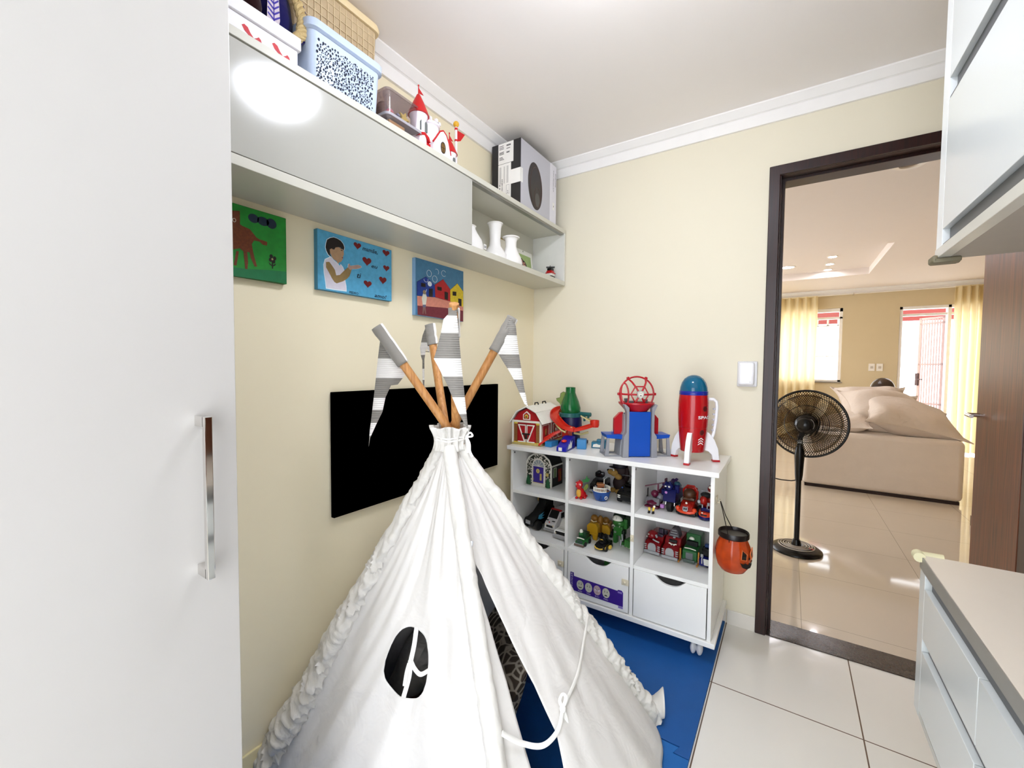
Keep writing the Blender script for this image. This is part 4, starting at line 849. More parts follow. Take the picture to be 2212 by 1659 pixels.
b=MB(INK).at(A@YF(.062,TZ,-.479)); rs=random.Random(5)
for z in (.318,.31,.303,.287,.282,.277,.262,.256,.25): 
    b.bb((.006,z,0),(.006+rs.uniform(.02,.03),z+.0025,.0003))
for z,w in ((.317,.026),(.313,.026),(.3,.022),(.283,.02),(.279,.018)): b.bb((.05,z,0),(.05+w,z+.0028,.0003))
for k in range(16): b.bb((.022,.075+k*.005,0),(.028,.075+k*.005+rs.uniform(.0015,.0035),.0003))
for z in (.12,.105,.09): b.bb((.008,z,0),(.012,z+.008,.0003))
b.m(P('label_grey_text','#a7a6a6',.5))
for x in (.008,.012,.016,.035,.039,.052,.056,.06): b.bb((x,.13,0),(x+.002,.215,.0003))
b.m(INK)
for (x0,z0,x1,z1) in ((.05,.075,.0508,.12),(.068,.075,.0688,.12),(.05,.075,.0688,.0758),(.05,.1192,.0688,.12)): b.bb((x0,z0,0),(x1,z1,.0003))
b.text('2',Matrix.Translation((.055,.08,0)),.012); b.build('label_text',lb)
b=MB(INK).at(A@XF(-.173,TZ,.198)); R90=Matrix.Rotation(-PI/2,4,'Z')
b.text('XIAOMI',Matrix.Translation((.058,.295,0))@R90,.0095,.075); b.text('Robot Vacuum E10',Matrix.Translation((.036,.302,0))@R90,.0075,.115); b.build('lettering',sp)
b=MB(LB).at(A@XF(-.15,TZ+.085,.1975)).bb((.01,0,0),(.03,.04,.0005)); b.m(INK).bb((.018,.016,.0005),(.022,.024,.0008)); b.build('price_label',t)

# ---------------------------------------------------------------- in the open bay of the hanging cabinet
BZ=SZ0+.026
VW=P('white_ceramic','#f2f0ee',.25,var=.02)
def vase(label,x,y,prof,extra=None):
    t=T('ceramic_vase',label,'vase',(x,y,BZ),0,'white ceramic vases'); MB(VW).lathe(prof,n=36).build('vase_body',t,smooth=60); rm=prof[-1]
    MB(VW).lathe([(rm[0]-.006,rm[1]-.004),(rm[0]-.001,rm[1]+.0015),(rm[0]+.0035,rm[1]-.001),(rm[0]+.001,rm[1]-.006)],n=36).build('vase_lip',t,smooth=60); return t
vase('tall white vase with a round foot and a long flared neck, in the open bay',.085,-.535,[(.03,0),(.05,.006),(.062,.03),(.06,.055),(.044,.078),(.03,.098),(.027,.13),(.030,.185),(.037,.213)])
vase('shorter white vase with a bell foot, in front of the photo',.135,-.465,[(.045,0),(.055,.004),(.06,.02),(.052,.05),(.036,.08),(.028,.105),(.028,.13),(.034,.146),(.041,.154)])
v=vase('white vase half hidden behind the sliding door edge',.10,-.76,[(.05,0),(.062,.01),(.068,.035),(.06,.07),(.04,.1),(.03,.12),(.03,.135)])
b=MB(LB).at(XF(.028,.03,.064)).bb((0,0,0),(.02,.022,.0006)); b.m(INK)
for k in range(6): b.bb((.003+k*.0025,.005,.0006),(.004+k*.0025,.016,.0009))
b.build('barcode_label',v)
t=T('photo_frame','small white edged photo of two women on green, leaning on the cabinet back','photo frame',(.04,-.17,BZ)); 
G=Matrix.Rotation(-.12,4,'Y'); b=MB(P('photo_border_white','#efeee6',.3)).at(G@XF(-.105,0.001,0)).bb((0,0,-.004),(.21,.175,.0)); b.build('border',t)
b=MB(P('photo_grass','#a2b877',.5,var=.15,scale=40)).at(G@XF(-.105,0.001,.0002)).bb((.03,.012,0),(.19,.148,.0003))
PH=P('photo_dark_hair','#1d1416',.5); PS=P('photo_face','#c98d79',.5); PRD=P('photo_clothes','#8d2430',.5)
b.m(PH).prism([(.085,.0125),(.15,.0125),(.145,.07),(.13,.1),(.115,.112),(.1,.115),(.085,.125),(.07,.118),(.066,.09),(.075,.05)],.0004,.0006,'xy')
b.m(PS).ell((.082,.1),.013,.017,.0002,16,.0007).ell((.11,.088),.013,.017,.0002,16,.0007); b.m(PRD).prism([(.07,.0125),(.125,.0125),(.118,.055),(.1,.06),(.085,.05),(.072,.045)],.0007,.0009,'xy'); b.m(INK).ell((.08,.104),.009,.003,.0002,12,.001).ell((.112,.093),.009,.003,.0002,12,.001); b.build('photo_print',t)
b=MB(INK).at(G@XF(-.105,.001,.0003)); b.cyl((.11,.165,0),(.11,.172,0),.0016,n=8).cyl((.2,.08,0),(.2,.086,0),.002,n=8); b.build('clip',t)
t=T('photo_frame','thin gilt edged frame behind the vases at the cabinet back','photo frame',(.012,-.40,BZ)); b=MB(P('gilt_edge','#a08a55',.4,metal=.5)).at(XF(-.07,0.0005,0)); b.bb((0,0,0),(.15,.19,.008),.001); b.build('frame_edge',t); MB(P('photo_backing','#e5e0d4',.5)).at(XF(-.07,.0005,.0082)).bb((.008,.008,0),(.142,.182,.0008)).build('photo_print',t)
t=T('graduation_ornament','tiny graduation cap on a red and white stack of books at the bay end','ornament',(.16,-.085,BZ)); 
b=MB(BLACK).box((0,0,.012),(.04,.05,.024),.004,3); b.build('base_book',t)
b=MB(P('page_white','#eceae4',.6)).box((0,.001,.0315),(.034,.042,.014),.002); b.build('page_block',t)
b=MB(RED).box((0,.001,.041),(.04,.05,.006),.001).box((.0,-.002,.049),(.034,.036,.011),.003); b.build('red_book',t)
b=MB(BLACK).box((0,0,.062),(.03,.034,.015),.005,3).box((0,0,.075),(.05,.056,.004),.001,rot=(.12,.0,.5)); cp_=b.build('cap',t)
MB(BLACK).tube([(0,0,.078),(.012,-.028,.079),(.014,-.034,.07),(.013,-.036,.055)],.0014,6).build('tassel',cp_)
# ---------------------------------------------------------------- on top of the toy unit
UZ=CT
BR=P('barn_red','#a9161c',.45,var=.12,scale=20); BWt=P('barn_white','#ece9dc',.45,var=.03); BRW=P('barn_hay','#8b5a2b',.7,var=.4,scale=120); YL=P('hay_yellow','#d8c04a',.6,var=.3,scale=90); GRY=P('toy_grey_plastic','#8a8c92',.4,var=.04)
t=T('toy_barn','red and white wooden toy barn with a ribbed white gambrel roof','toy barn',(.17,-.352,UZ),math.radians(4.3))
prof=[(-.084,0),(.084,0),(.084,.128),(-.084,.128)]; gab=[(-.084,.128),(.084,.128),(.052,.175),(0,.2),(-.052,.175)]
b=MB(BR).prism([(-.084,.006),(.084,.006),(.084,.128),(.052,.174),(0,.198),(-.052,.174),(-.084,.128)],.004,.30); b.build('barn_body',t)
b=MB(BWt); b.bb((-.088,-.002,.0005),(-.078,.006,.13)).bb((.078,-.002,.0005),(.088,.006,.13)).bb((-.088,-.002,.122),(.088,.005,.133)).bb((.08,.295,.0005),(.088,.304,.13)).bb((.082,.004,.124),(.0855,.30,.132)).bb((.0835,.13,.012),(.0862,.138,.124))
b.build('corner_trim',t)
b=MB(P('barn_base','#b9a566',.6,var=.3,scale=60)).bb((-.088,-.003,.0003),(.088,.306,.012),.001); b.build('base_board',t)
b=MB(P('barn_roof_white','#eae8e0',.5,var=.03)); rp_=[(-.097,.118),(-.058,.177),(0,.206),(.058,.177),(.097,.118)]
for s in (0,1,2,3):
    a=Vec((rp_[s][0],0,rp_[s][1]));c=Vec((rp_[s+1][0],0,rp_[s+1][1])); n=Vec((-(c-a).z,0,(c-a).x)).normalized()*.005
    b.add([a+Vec((0,-.01,0)),c+Vec((0,-.01,0)),c+n+Vec((0,-.01,0)),a+n+Vec((0,-.01,0)),a+Vec((0,.31,0)),c+Vec((0,.31,0)),c+n+Vec((0,.31,0)),a+n+Vec((0,.31,0))],[(0,1,2,3),(7,6,5,4),(0,4,5,1),(1,5,6,2),(2,6,7,3),(3,7,4,0)])
    for k in range(22):
        y=-.006+k*.0145; q=n*1.0; b.add([a+q+Vec((0,y,0)),c+q+Vec((0,y,0)),c+q*1.35+Vec((0,y,0)),a+q*1.35+Vec((0,y,0)),a+q+Vec((0,y+.004,0)),c+q+Vec((0,y+.004,0)),c+q*1.35+Vec((0,y+.004,0)),a+q*1.35+Vec((0,y+.004,0))],[(0,1,2,3),(7,6,5,4),(0,4,5,1),(1,5,6,2),(2,6,7,3),(3,7,4,0)])
rf=b.build('gambrel_roof',t)
b=MB(BLACK)
for y in (.1,.2): b.tube([(.0,y,.208),(.0,y,.222),(.012,y+.01,.224),(.016,y+.012,.212)],.0038,8)
b.build('roof_handle',rf)
b=MB(BRW); 
for x in (-.066,.066): b.bb((x-.009,-.001,.014),(x+.009,.005,.112),.001)
b.m(YL)
for x in (-.07,-.06,.062,.07): b.sph((x,-.001,.118),(.007,.002,.006),8,6)
for k in range(9): b.sph((-.07+k*.0172,-.001,.014),(.009,.0025,.004),8,6)
b.build('hay_decoration',t)
for s in (-1,1):
    d=MB(BR).bb((.0015 if s>0 else -.05,-.003,.016),(.05 if s>0 else -.0015,.003,.112)).build('barn_door',t)
    b=MB(BWt); x0,x1=(.002,.05) if s>0 else (-.05,-.002)
    b.bb((x0,-.0045,.016),(x1,-.003,.022)).bb((x0,-.0045,.106),(x1,-.003,.112)).bb((x0 if s>0 else x1-.005,-.0045,.016),(x0+.005 if s>0 else x1,-.003,.112))
    o_=(x1,x0) if s>0 else (x0,x1)
    b.prism([(o_[0]-s*.001,.108),(o_[0]-s*.008,.108),(o_[1]+s*.003,.02),(o_[1]+s*.011,.02)],-.0048,-.003); b.build('door_brace',d)
b=MB(P('barn_lock_dark','#2a1a14',.5)).bb((-.024,-.008,.057),(.024,-.004,.066),.002).bb((-.008,-.008,.034),(.008,-.004,.058),.003); b.build('lock',t)
b=MB(BWt).prism([(-.021,.138),(.021,.138),(.021,.166),(0,.184),(-.021,.166)],-.002,.005); b.m(BR).prism([(-.016,.143),(.016,.143),(.016,.164),(0,.177),(-.016,.164)],-.0028,-.001); b.m(YL).sph((0,-.003,.156),(.011,.002,.011),12,8); b.m(BRW).sph((0,-.004,.154),(.006,.002,.007),10,8); b.build('loft_window',t)
b=MB(BWt); b.at(XF(.16,.02,.0845)); 
for x in (.0,.07): b.bb((x,0,0),(x+.003,.085,.0015)).bb((x+.055,0,0),(x+.058,.085,.0015)).bb((x,0,0),(x+.058,.004,.0015)).bb((x,.081,0),(x+.058,.085,.0015))
b.m(BRW).sph((.03,.045,.002),(.012,.016,.003),10,8).m(BWt).sph((.03,.05,.004),(.006,.01,.003),10,8); b.at(XF(.02,.02,.0845)).m(BWt).bb((0,0,0),(.003,.09,.0015)).bb((.085,0,0),(.088,.09,.0015)).bb((0,.087,0),(.088,.09,.0015)).bb((0,0,0),(.088,.003,.0015)); b.m(BRW).sph((.045,.05,.001),(.014,.02,.003),10,8); b.build('side_window',t)

t=T('toy_track_tower','spiral red track toy tower with a green flask top and blue ramps','toy track',(.35,-.19,UZ)); A=at0(t)
TN_=P('track_navy','#0d0e44',.4,var=.1); TR=P('track_red','#d0301f',.35,var=.1); TB=P('track_blue','#14179a',.35,var=.08); TC=P('track_cyan','#2e7fb8',.4,var=.1); GF=P('flask_green','#0f6b33',.12,var=.15,trans=.25); TY=P('track_cream','#cfc488',.5,var=.2); TT=P('track_teal','#1c5d5c',.4)
b=MB(TN_).at(A).lathe([(.075,0),(.075,.012),(.05,.02),(.045,.09),(.058,.1),(.055,.15),(.052,.168)],(.345,-.165,UZ),24); b.bb((.30,-.235,UZ),(.42,-.1,UZ+.02),.004); b.build('tower_core',t)
b=MB(GF).at(A).lathe([(.04,.16),(.055,.172),(.056,.2),(.046,.235),(.03,.275),(.027,.283),(.027,.312),(.0235,.312),(.0235,.285),(.04,.235)],(.34,-.17,UZ),36); b.build('flask',t,smooth=60)
MB(TT).at(A).lathe([(.056,.15),(.059,.152),(.059,.172),(.056,.174)],(.34,-.17,UZ),32).build('flask_collar',t)
def track(pts,w,m,name,wall=.012,rail=None):
    V_=[Vec(p) for p in pts]; b=MB(m).at(A); out=[]
    for i in range(len(V_)-1):
        p0=V_[max(0,i-1)];p1=V_[i];p2=V_[i+1];p3=V_[min(len(V_)-1,i+2)]
        for j in range(10):
            s=j/10; out.append(.5*((2*p1)+(p2-p0)*s+(2*p0-5*p1+4*p2-p3)*s*s+(3*p1-p0-3*p2+p3)*s**3))
    out.append(V_[-1]); vs=[];fs=[]
    for i,p in enumerate(out):
        d=(out[min(i+1,len(out)-1)]-out[max(0,i-1)]); h=Vec((d.y,-d.x,0)); h=h.normalized() if h.length>1e-6 else Vec((1,0,0)); n=Vec((0,0,1))
        for a,c in ((-1,wall),(-1,0),(1,0),(1,wall),(.82,wall),(.82,.004),(-.82,.004),(-.82,wall)): vs.append(p+h*a*w/2+n*c)
    N=8
    for i in range(len(out)-1):
        for k in range(N): fs.append((i*N+k,i*N+(k+1)%N,(i+1)*N+(k+1)%N,(i+1)*N+k))
    fs+= [tuple(range(N)),tuple((len(out)-1)*N+k for k in range(N))[::-1]]
    b.add(vs,fs); return b.build(name,t,smooth=40)
track([(.345,-.085,UZ+.17),(.285,-.095,UZ+.18),(.255,-.15,UZ+.175),(.262,-.21,UZ+.15),(.305,-.25,UZ+.125),(.36,-.272,UZ+.098),(.41,-.265,UZ+.085)],.046,TR,'spiral_track',.02)
track([(.405,-.268,UZ+.085),(.44,-.24,UZ+.095),(.475,-.195,UZ+.108)],.036,TR,'track_arm',.014)
MB(TR).at(A).lathe([(.0,.105),(.02,.105),(.024,.115),(.024,.142),(.02,.142),(.018,.118),(0,.116)],(.485,-.175,UZ),20).build('track_cup',t)
track([(.40,-.16,UZ+.155),(.44,-.15,UZ+.135),(.48,-.155,UZ+.12)],.032,TY,'upper_track',.008)
b=MB(TY).at(A).tube([(.275,-.235,UZ+.136),(.31,-.272,UZ+.11),(.35,-.296,UZ+.09),(.375,-.298,UZ+.082)],.0045,8).tube([(.40,-.25,UZ+.075),(.43,-.23,UZ+.068),(.46,-.2,UZ+.078)],.006,8).tube([(.372,-.292,UZ+.09),(.38,-.28,UZ+.1),(.395,-.262,UZ+.105)],.004,8); b.build('track_edge',t)
b=MB(TT).at(A).cyl((.385,-.155,UZ+.168),(.455,-.16,UZ+.168),.0115,n=16).bb((.415,-.165,UZ+.13),(.425,-.155,UZ+.16),.002).bb((.438,-.165,UZ+.148),(.448,-.155,UZ+.16),.001); b.build('launcher',t)
track([(.345,-.265,UZ+.085),(.3,-.285,UZ+.06),(.262,-.315,UZ+.03),(.235,-.345,UZ+.006)],.042,TR,'lower_ramp',.012)
b=MB(TR).at(A).bb((.335,-.26,UZ+.05),(.375,-.215,UZ+.09),.003); b.build('red_block',t)
b=MB(TB).at(A@Matrix.Translation((.398,-.35,UZ))@Matrix.Rotation(.12,4,'Z')); b.prism([(-.055,.0008),(.09,.0008),(.09,.062),(.05,.064),(.0,.044),(-.05,.026),(-.055,.022)],-.026,.026,'yz'); rm=b.build('blue_ramp',t,bevel=.004)
b=MB(BWt).at(A@Matrix.Translation((.398,-.35,UZ))@Matrix.Rotation(.12,4,'Z')); b.bb((-.014,-.0565,.005),(.004,-.0545,.022)); b.prism([(-.03,.01),(.03,.01),(.04,.045),(.022,.03),(.012,.05),(.0,.026),(-.012,.036)],.0258,.0268,'yz'); b.m(TR).sph((-.004,.0,.0455),(.014,.02,.008),14,8); b.build('ramp_decal',rm)
b=MB(TC).at(A@Matrix.Translation((.452,-.262,UZ))@Matrix.Rotation(.35,4,'Z')).bb((-.024,-.022,.0005),(.024,.03,.05),.003); b.build('light_blue_box',t)
b=MB(TC).at(A).bb((.27,-.33,UZ+.0005),(.31,-.25,UZ+.03),.003); b.build('cyan_foot',t)
b=MB(P('track_teal_blue','#24708a',.4)).at(A@Matrix.Translation((.515,-.19,UZ))@Matrix.Rotation(.25,4,'Z')).bb((-.035,-.02,.0005),(.045,.03,.032),.003).bb((-.01,-.01,.032),(.05,.03,.044),.003); sb=b.build('teal_box',t)
b=MB(BWt).at(A@Matrix.Translation((.515,-.19,UZ))@Matrix.Rotation(.25,4,'Z')).prism([(-.028,.006),(.022,.006),(.018,.022),(.006,.019),(-.008,.024),(-.024,.02)],-.0212,-.0202); b.build('skull_decal',sb)
b=MB(P('leaf_olive','#7f9146',.6,var=.2)).at(A@frame((.285,-.16,UZ+.19),(.83,.55,0),(-.1,0,1))).prism([(-.005,0),(.008,0),(.012,.03),(.028,.044),(.034,.066),(.024,.088),(.006,.094),(-.008,.085),(-.012,.062),(-.034,.056),(-.03,.044),(-.014,.03)],-.002,.002,'xy'); b.m(P('leaf_rim','#3c3a1c',.6)); b.tube([(.012,.03,0),(.028,.044,0),(.034,.066,0),(.024,.088,0),(.006,.094,0),(-.008,.085,0),(-.012,.062,0),(-.034,.056,0)],.0022,6); b.build('plant_leaf',t)

# lookout tower toy
t=T('toy_lookout_tower','blue and grey toy lookout tower with an open red wheel-like top','toy tower',(.722,-.245,UZ),.63)
BU=P('tower_blue','#0b4bb0',.35,var=.05); GRD=P('tower_grey','#8f9196',.4,var=.04); RD2=P('tower_red','#b3121f',.3,var=.05)
b=MB(BU).bb((-.052,-.068,.003),(.052,-.05,.215),.003); b.bb((-.045,-.05,.003),(.045,.045,.2),.003); b.build('front_panel',t)
for s in (-1,1):
    b=MB(GRD)
    b.prism([(s*.054,0),(s*.083,0),(s*.078,.1),(s*.066,.118),(s*.066,.215),(s*.08,.247),(s*.074,.252),(s*.054,.235)],-.078,-.046); b.prism([(s*.056,0),(s*.088,0),(s*.08,.1),(s*.07,.118),(s*.07,.2),(s*.058,.2)],-.046,.05); b.build('side_column',t,bevel=.002)
    b=MB(RD2).prism([(s*.066,.1),(s*.108,.1),(s*.108,.178),(s*.082,.206),(s*.066,.21)],-.02,.004); b.build('red_wing',t,bevel=.002)
    b=MB(BU).prism([(s*.07,.082),(s*.15,.088),(s*.155,.104),(s*.146,.104),(s*.07,.104)],-.05,.05); 
    if s<0:
        for k in range(6): b.cyl((s*.12+k*.006,-.02+k*.006,.1),(s*.12+k*.006+.004*(k%2),-.02+k*.006,.122),.0014,.0005,n=6)
    dk=b.build('side_deck',t,bevel=.002)
    b=MB(GRD); b.prism([(s*.14,0),(s*.16,0),(s*.15,.09),(s*.138,.09)],-.05,-.038); b.prism([(s*.14,0),(s*.16,0),(s*.15,.09),(s*.138,.09)],.038,.05); b.bb((s*.085,-.05,0),(s*.15,-.038,.006)).bb((s*.085,.038,0),(s*.15,.05,.006)).bb((s*.142,-.05,0),(s*.158,.05,.006)); b.build('side_legs',t,bevel=.0015)
b=MB(RD2).lathe([(.05,.212),(.058,.222),(.078,.244),(.084,.25),(.084,.257),(.076,.257),(.06,.235),(0,.23)],(0,-.01,0),36); b.build('red_bowl',t)
b=MB(P('tower_dark_grey','#5d5f63',.4)).box((0,-.01,.255),(.1,.05,.014),.003).box((-.045,.0,.268),(.02,.016,.012),.002).box((.05,.0,.265),(.016,.016,.01),.002); b.build('bowl_inside',t)
b=MB(RD2); c=Vec((0,-.014,.296)); R=.083
b.tube([c+Vec((R*cos(2*PI*i/40),0.0,R*sin(2*PI*i/40))) for i in range(40)],.0042,8,closed=True)
def dome(r): return -.05*(1-(r/R)**2)**.5 if r<R else 0
for k in range(6):
    a=2*PI*k/6; b.tube([c+Vec((r*cos(a),dome(r),r*sin(a))) for r in (R*1.06,R,.066,.05,.034,.016)],.0045,8)
    b.box(c+Vec((R*1.05*cos(a),0,R*1.05*sin(a))),(.013,.014,.013),.003,rot=(0,-a,0))
b.tube([c+Vec((.043*cos(2*PI*i/6),dome(.043),.043*sin(2*PI*i/6))) for i in range(6)],.0036,8,closed=True)
b.tube([c+Vec((-.064+.018*cos(2*PI*i/24),.012*sin(2*PI*i/24)-.02,.052*sin(2*PI*i/24))) for i in range(24)],.004,8,closed=True)
wh=b.build('lookout_wheel',t)
sh=lambda k:[(0,-.021*k),(.013*k,-.009*k),(.016*k,.011*k),(.009*k,.015*k),(0,.0175*k),(-.009*k,.015*k),(-.016*k,.011*k),(-.013*k,-.009*k)]
b=MB(GRD).at(frame(c+Vec((0,-.052,0)),(1,0,0),(0,0,1))).prism(sh(1.12),0,.003,'xy'); b.m(BWt).prism(sh(.98),.003,.0042,'xy'); b.m(P('shield_ink','#3d3f4a',.5)).prism(sh(.84),.0042,.0046,'xy').m(BWt).prism(sh(.76),.0046,.005,'xy'); b.m(P('shield_ink','#3d3f4a',.5)).ell((0,-.005),.0045,.0025,.0004,12,.005).ell((-.004,.006),.0015,.002,.0004,8,.005).ell((.004,.006),.0015,.002,.0004,8,.005); b.build('shield_badge',wh)

# rocket
t=T('toy_rocket','tall red toy rocket with blue dome, white fins and a white side handle','toy rocket',(.981,-.228,UZ),.0)
RR=P('rocket_red','#b01018',.16,var=.06); RBL=P('rocket_blue_band','#14248e',.25); DOME=P('rocket_dome','#0f6f97',.06,var=.12,trans=.35); WF2=P('rocket_white','#eeeef2',.25,var=.02)
body=[(.05,.046),(.052,.05),(.0585,.12),(.0625,.17),(.0645,.22),(.0635,.27),(.0605,.302)]
b=MB(RR).lathe(body,n=48); b.m(P('rocket_seam','#8d0c12',.3)).lathe([(.0605,.1545),(.0615,.155),(.0615,.156),(.061,.1565)],n=48); bd=b.build('rocket_body',t,smooth=60)
MB(RBL).lathe([(.0605,.302),(.0612,.304),(.0608,.318),(.059,.32)],n=48).build('blue_band',t,smooth=60)
b=MB(DOME).lathe([(.0592,.318),(.0575,.335),(.051,.357),(.041,.374),(.026,.386),(.01,.3915),(0,.392)],n=48); b.build('dome',t,smooth=70)
MB(P('cockpit_dark','#2c2b52',.5)).sph((0,0,.325),(.035,.03,.02),16,10).box((.012,-.01,.347),(.012,.012,.016),.003).build('cockpit',t)
for k,(fx,fy) in enumerate(((-.099,.056),(-.002,-.114),(.102,.044))):
    a=math.atan2(fy,fx); R_=math.hypot(fx,fy)
    b=MB(WF2).at(Matrix.Rotation(a,4,'Z'))
    b.prism([(.045,.135),(.05,.14),(.07,.13),(.092,.1),(.108,.06),(R_+.004,.0082),(R_-.024,.0082),(.082,.032),(.066,.047),(.047,.052)],-.0105,.0105); f_n=b.build('fin',t,bevel=.0025)
    b=MB(P('fin_red','#b0141c',.3)).at(Matrix.Rotation(a,4,'Z')).bb((R_-.0255,-.012,.0004),(R_+.006,.012,.009),.0015); b.build('fin_foot',f_n)
ha=math.atan2(.044,.102)
b=MB(WF2).at(Matrix.Rotation(ha,4,'Z')).tube([(.056,0,.283),(.085,0,.283),(.098,0,.272),(.101,0,.25),(.098,0,.19),(.09,0,.13),(.083,0,.105)],.0072,12); hn=b.build('side_handle',t,smooth=60)
b=MB(P('handle_rung_grey','#b9b9c2',.3)).at(Matrix.Rotation(ha,4,'Z'))
for k in range(5): b.bb((.084-.001*k,-.006,.235-k*.024),(.094-.0015*k,.006,.243-k*.024),.001)
b.build('handle_rung',hn)
def wrapr(z): 
    for (r0,z0),(r1,z1) in zip(body,body[1:]):
        if z<=z1: return r0+(r1-r0)*(z-z0)/(z1-z0)
    return body[-1][0]
def wrap(b,a0):  # bend flat artwork (x along the girth, y height) round the body
    for i,v in enumerate(b.v): r=wrapr(v.y)+.0006+v.z; a=a0+v.x/.062; b.v[i]=Vec((r*cos(a),r*sin(a),v.y))
    return b
va=math.atan2(-2.054,.363); ta=va+.30
b=MB(WF2); b.text('SPACE',Matrix.Translation((.002,.198,0)),.0135,.076,bold=.02); wrap(b,ta).build('lettering',bd)
b=MB(WF2)
for k in range(3):
    z=.084+k*.0105; b.add([(.007,z-.003,.0004),(.0215,z+.005,.0004),(.036,z-.003,.0004),(.036,z+.001,.0004),(.0215,z+.0095,.0004),(.007,z+.001,.0004)],[(0,1,4,5),(1,2,3,4)])
wrap(b,ta).build('chevron_mark',bd)
b=MB(P('rocket_hole','#5a070c',.4))
for z,x in ((.243,.034),(.137,.024)):
    b.ell((x,z),.0095,.0105,0,20,.0003); b.ring((x,z),.0105,.0115,.0012,0,.0,20)
b.f=[f for f in b.f if len(f)>2]; wrap(b,ta).build('porthole',bd)

# pumpkin bucket hanging from the hook on the side panel
PC=Vec((1.1695,-.344,.413)); t=T('pumpkin_bucket','orange pumpkin face bucket with black rim hanging on the toy unit side','bucket',PC)
OR=P('pumpkin_orange','#b33f10',.18,var=.45,scale=30); BR_=P('pumpkin_black','#120808',.3,var=.2)
b=MB(OR); b.lathe([(0,.002),(.03,.001),(.045,.008),(.06,.03),(.068,.06),(.068,.085),(.062,.115),(.052,.138),(.05,.15)],n=72,wob=lambda a,z:1-.035*abs(sin(a*6))*min(1,z*20)); sh_=b.build('pumpkin_shell',t,smooth=70)
b=MB(BR_).lathe([(.0,.158),(.05,.158),(.053,.166),(.056,.168),(.058,.164),(.058,.148),(.054,.144),(.049,.146)],n=48); b.build('rim',t)
b=MB(BR_).tube([(-.008,-.048,.105),(-.012,-.05,.15),(-.042,-.012,.25),(-.0545,.0,.289),(-.0545,.004,.289),(-.035,.025,.22),(-.005,.05,.15),(-.004,.05,.11)],.0017,8); b.build('wire_handle',t)
b=MB(BR_)
def onp_(a,z,o=.0015):
    r=.068 if .055<z<.09 else .066; return Vec(((r+o)*cos(a),(r+o)*sin(a),z))
def patch(b,pts,a0):
    vs=[onp_(a0+x/.066,z) for x,z in pts]; b.add(vs,[tuple(range(len(vs)))])
for s in (-1,1): patch(b,[(s*.012,.095),(s*.03,.112),(s*.034,.08),(s*.016,.076)],-.5)
patch(b,[(-.04,.066),(-.028,.06),(-.018,.064),(-.008,.056),(.004,.062),(.016,.054),(.028,.06),(.04,.066),(.03,.045),(.012,.038),(-.012,.038),(-.03,.046)],-.5); patch(b,[(-.006,.075),(.006,.075),(0,.088)],-.5)
b.build('carved_face',sh_)
b=MB(P('pumpkin_light_edge','#d9703a',.3))
for s in (-1,1): b.tube([onp_(-.5+x/.066,z,.0015) for x,z in ((s*.010,.097),(s*.032,.116),(s*.036,.078),(s*.014,.073))],.0018,6,closed=True)
b.build('eye_outline',sh_)
# ---------------------------------------------------------------- toys in the cubbies
U_=.59; W_=.351
TYRE=P('toy_tyre','#0d0d0e',.6); HUB=P('toy_hub_grey','#9a9ba0',.3,metal=.3); WIN=P('toy_window_dark','#0b0c10',.1); BUMP=P('toy_bumper_grey','#9fa0a3',.35); AMB=P('headlight_cream','#efe6cc',.2)
def wheel(t,x,y,r,w,hub=HUB,tyre=TYRE):
    b=MB(tyre).lathe([(r*.55,-w/2),(r*.92,-w/2),(r,-w*.36),(r,w*.36),(r*.92,w/2),(r*.55,w/2)],n=20)
    b.v=[Vec((v.z,v.x,v.y)) for v in b.v]; o=b.build('wheel',t,loc=(x,y,r+.0003),smooth=40)
    h=MB(hub).lathe([(0,-w*.46),(r*.3,-w*.5),(r*.56,-w*.34),(r*.56,w*.34),(r*.3,w*.5),(0,w*.46)],n=16); h.v=[Vec((v.z,v.x,v.y)) for v in h.v]; h.build('hub',o,smooth=30)
def truck(name,label,cat,x,y,z,rz,Wd,Ln,H,col,prof,wr=.013,group=None,hub=HUB,dark=None,bump=True,lamps=True,axles=(.2,.8),mat=None):
    """toy car: front towards -y at y=0; prof = side outline in units of length and height"""
    t=T(name,label,cat,(x,y,z),rz,group); m=mat or P('toy_'+col[1:],col,.22,var=.1,scale=50)
    b=MB(m).prism([(a*Ln,wr*.55+c*(H-wr*.55)) for a,c in prof],-Wd/2,Wd/2,'yz'); b.build('body',t,bevel=.0035)
    for s in (-1,1):
        for a in axles: wheel(t,s*(Wd/2-.002),a*Ln,wr,.012,hub)
    if bump: MB(BUMP).box((0,-.003,wr*.9),(Wd*1.02,.008,wr*.8),.0025).build('bumper',t)
    if lamps:
        for s in (-1,1): MB(AMB).at(Matrix.Translation((s*Wd*.34,-.0005,wr*.55+.33*(H-wr*.55)))@Matrix.Rotation(PI/2,4,'X')).sph((0,0,0),(Wd*.085,Wd*.085,.002),12,6).build('headlight',t)
    return t,m
JEEP=[(0,0),(1,0),(1,.55),(.97,.62),(.42,.62),(.38,.58),(.03,.5),(0,.42)]
VAN=[(0,0),(1,0),(1,1),(.38,1),(.16,.58),(.02,.42),(0,.3)]
SEDAN=[(0,0),(1,0),(1,.5),(.9,.98),(.5,1),(.34,.56),(.03,.5),(0,.4)]
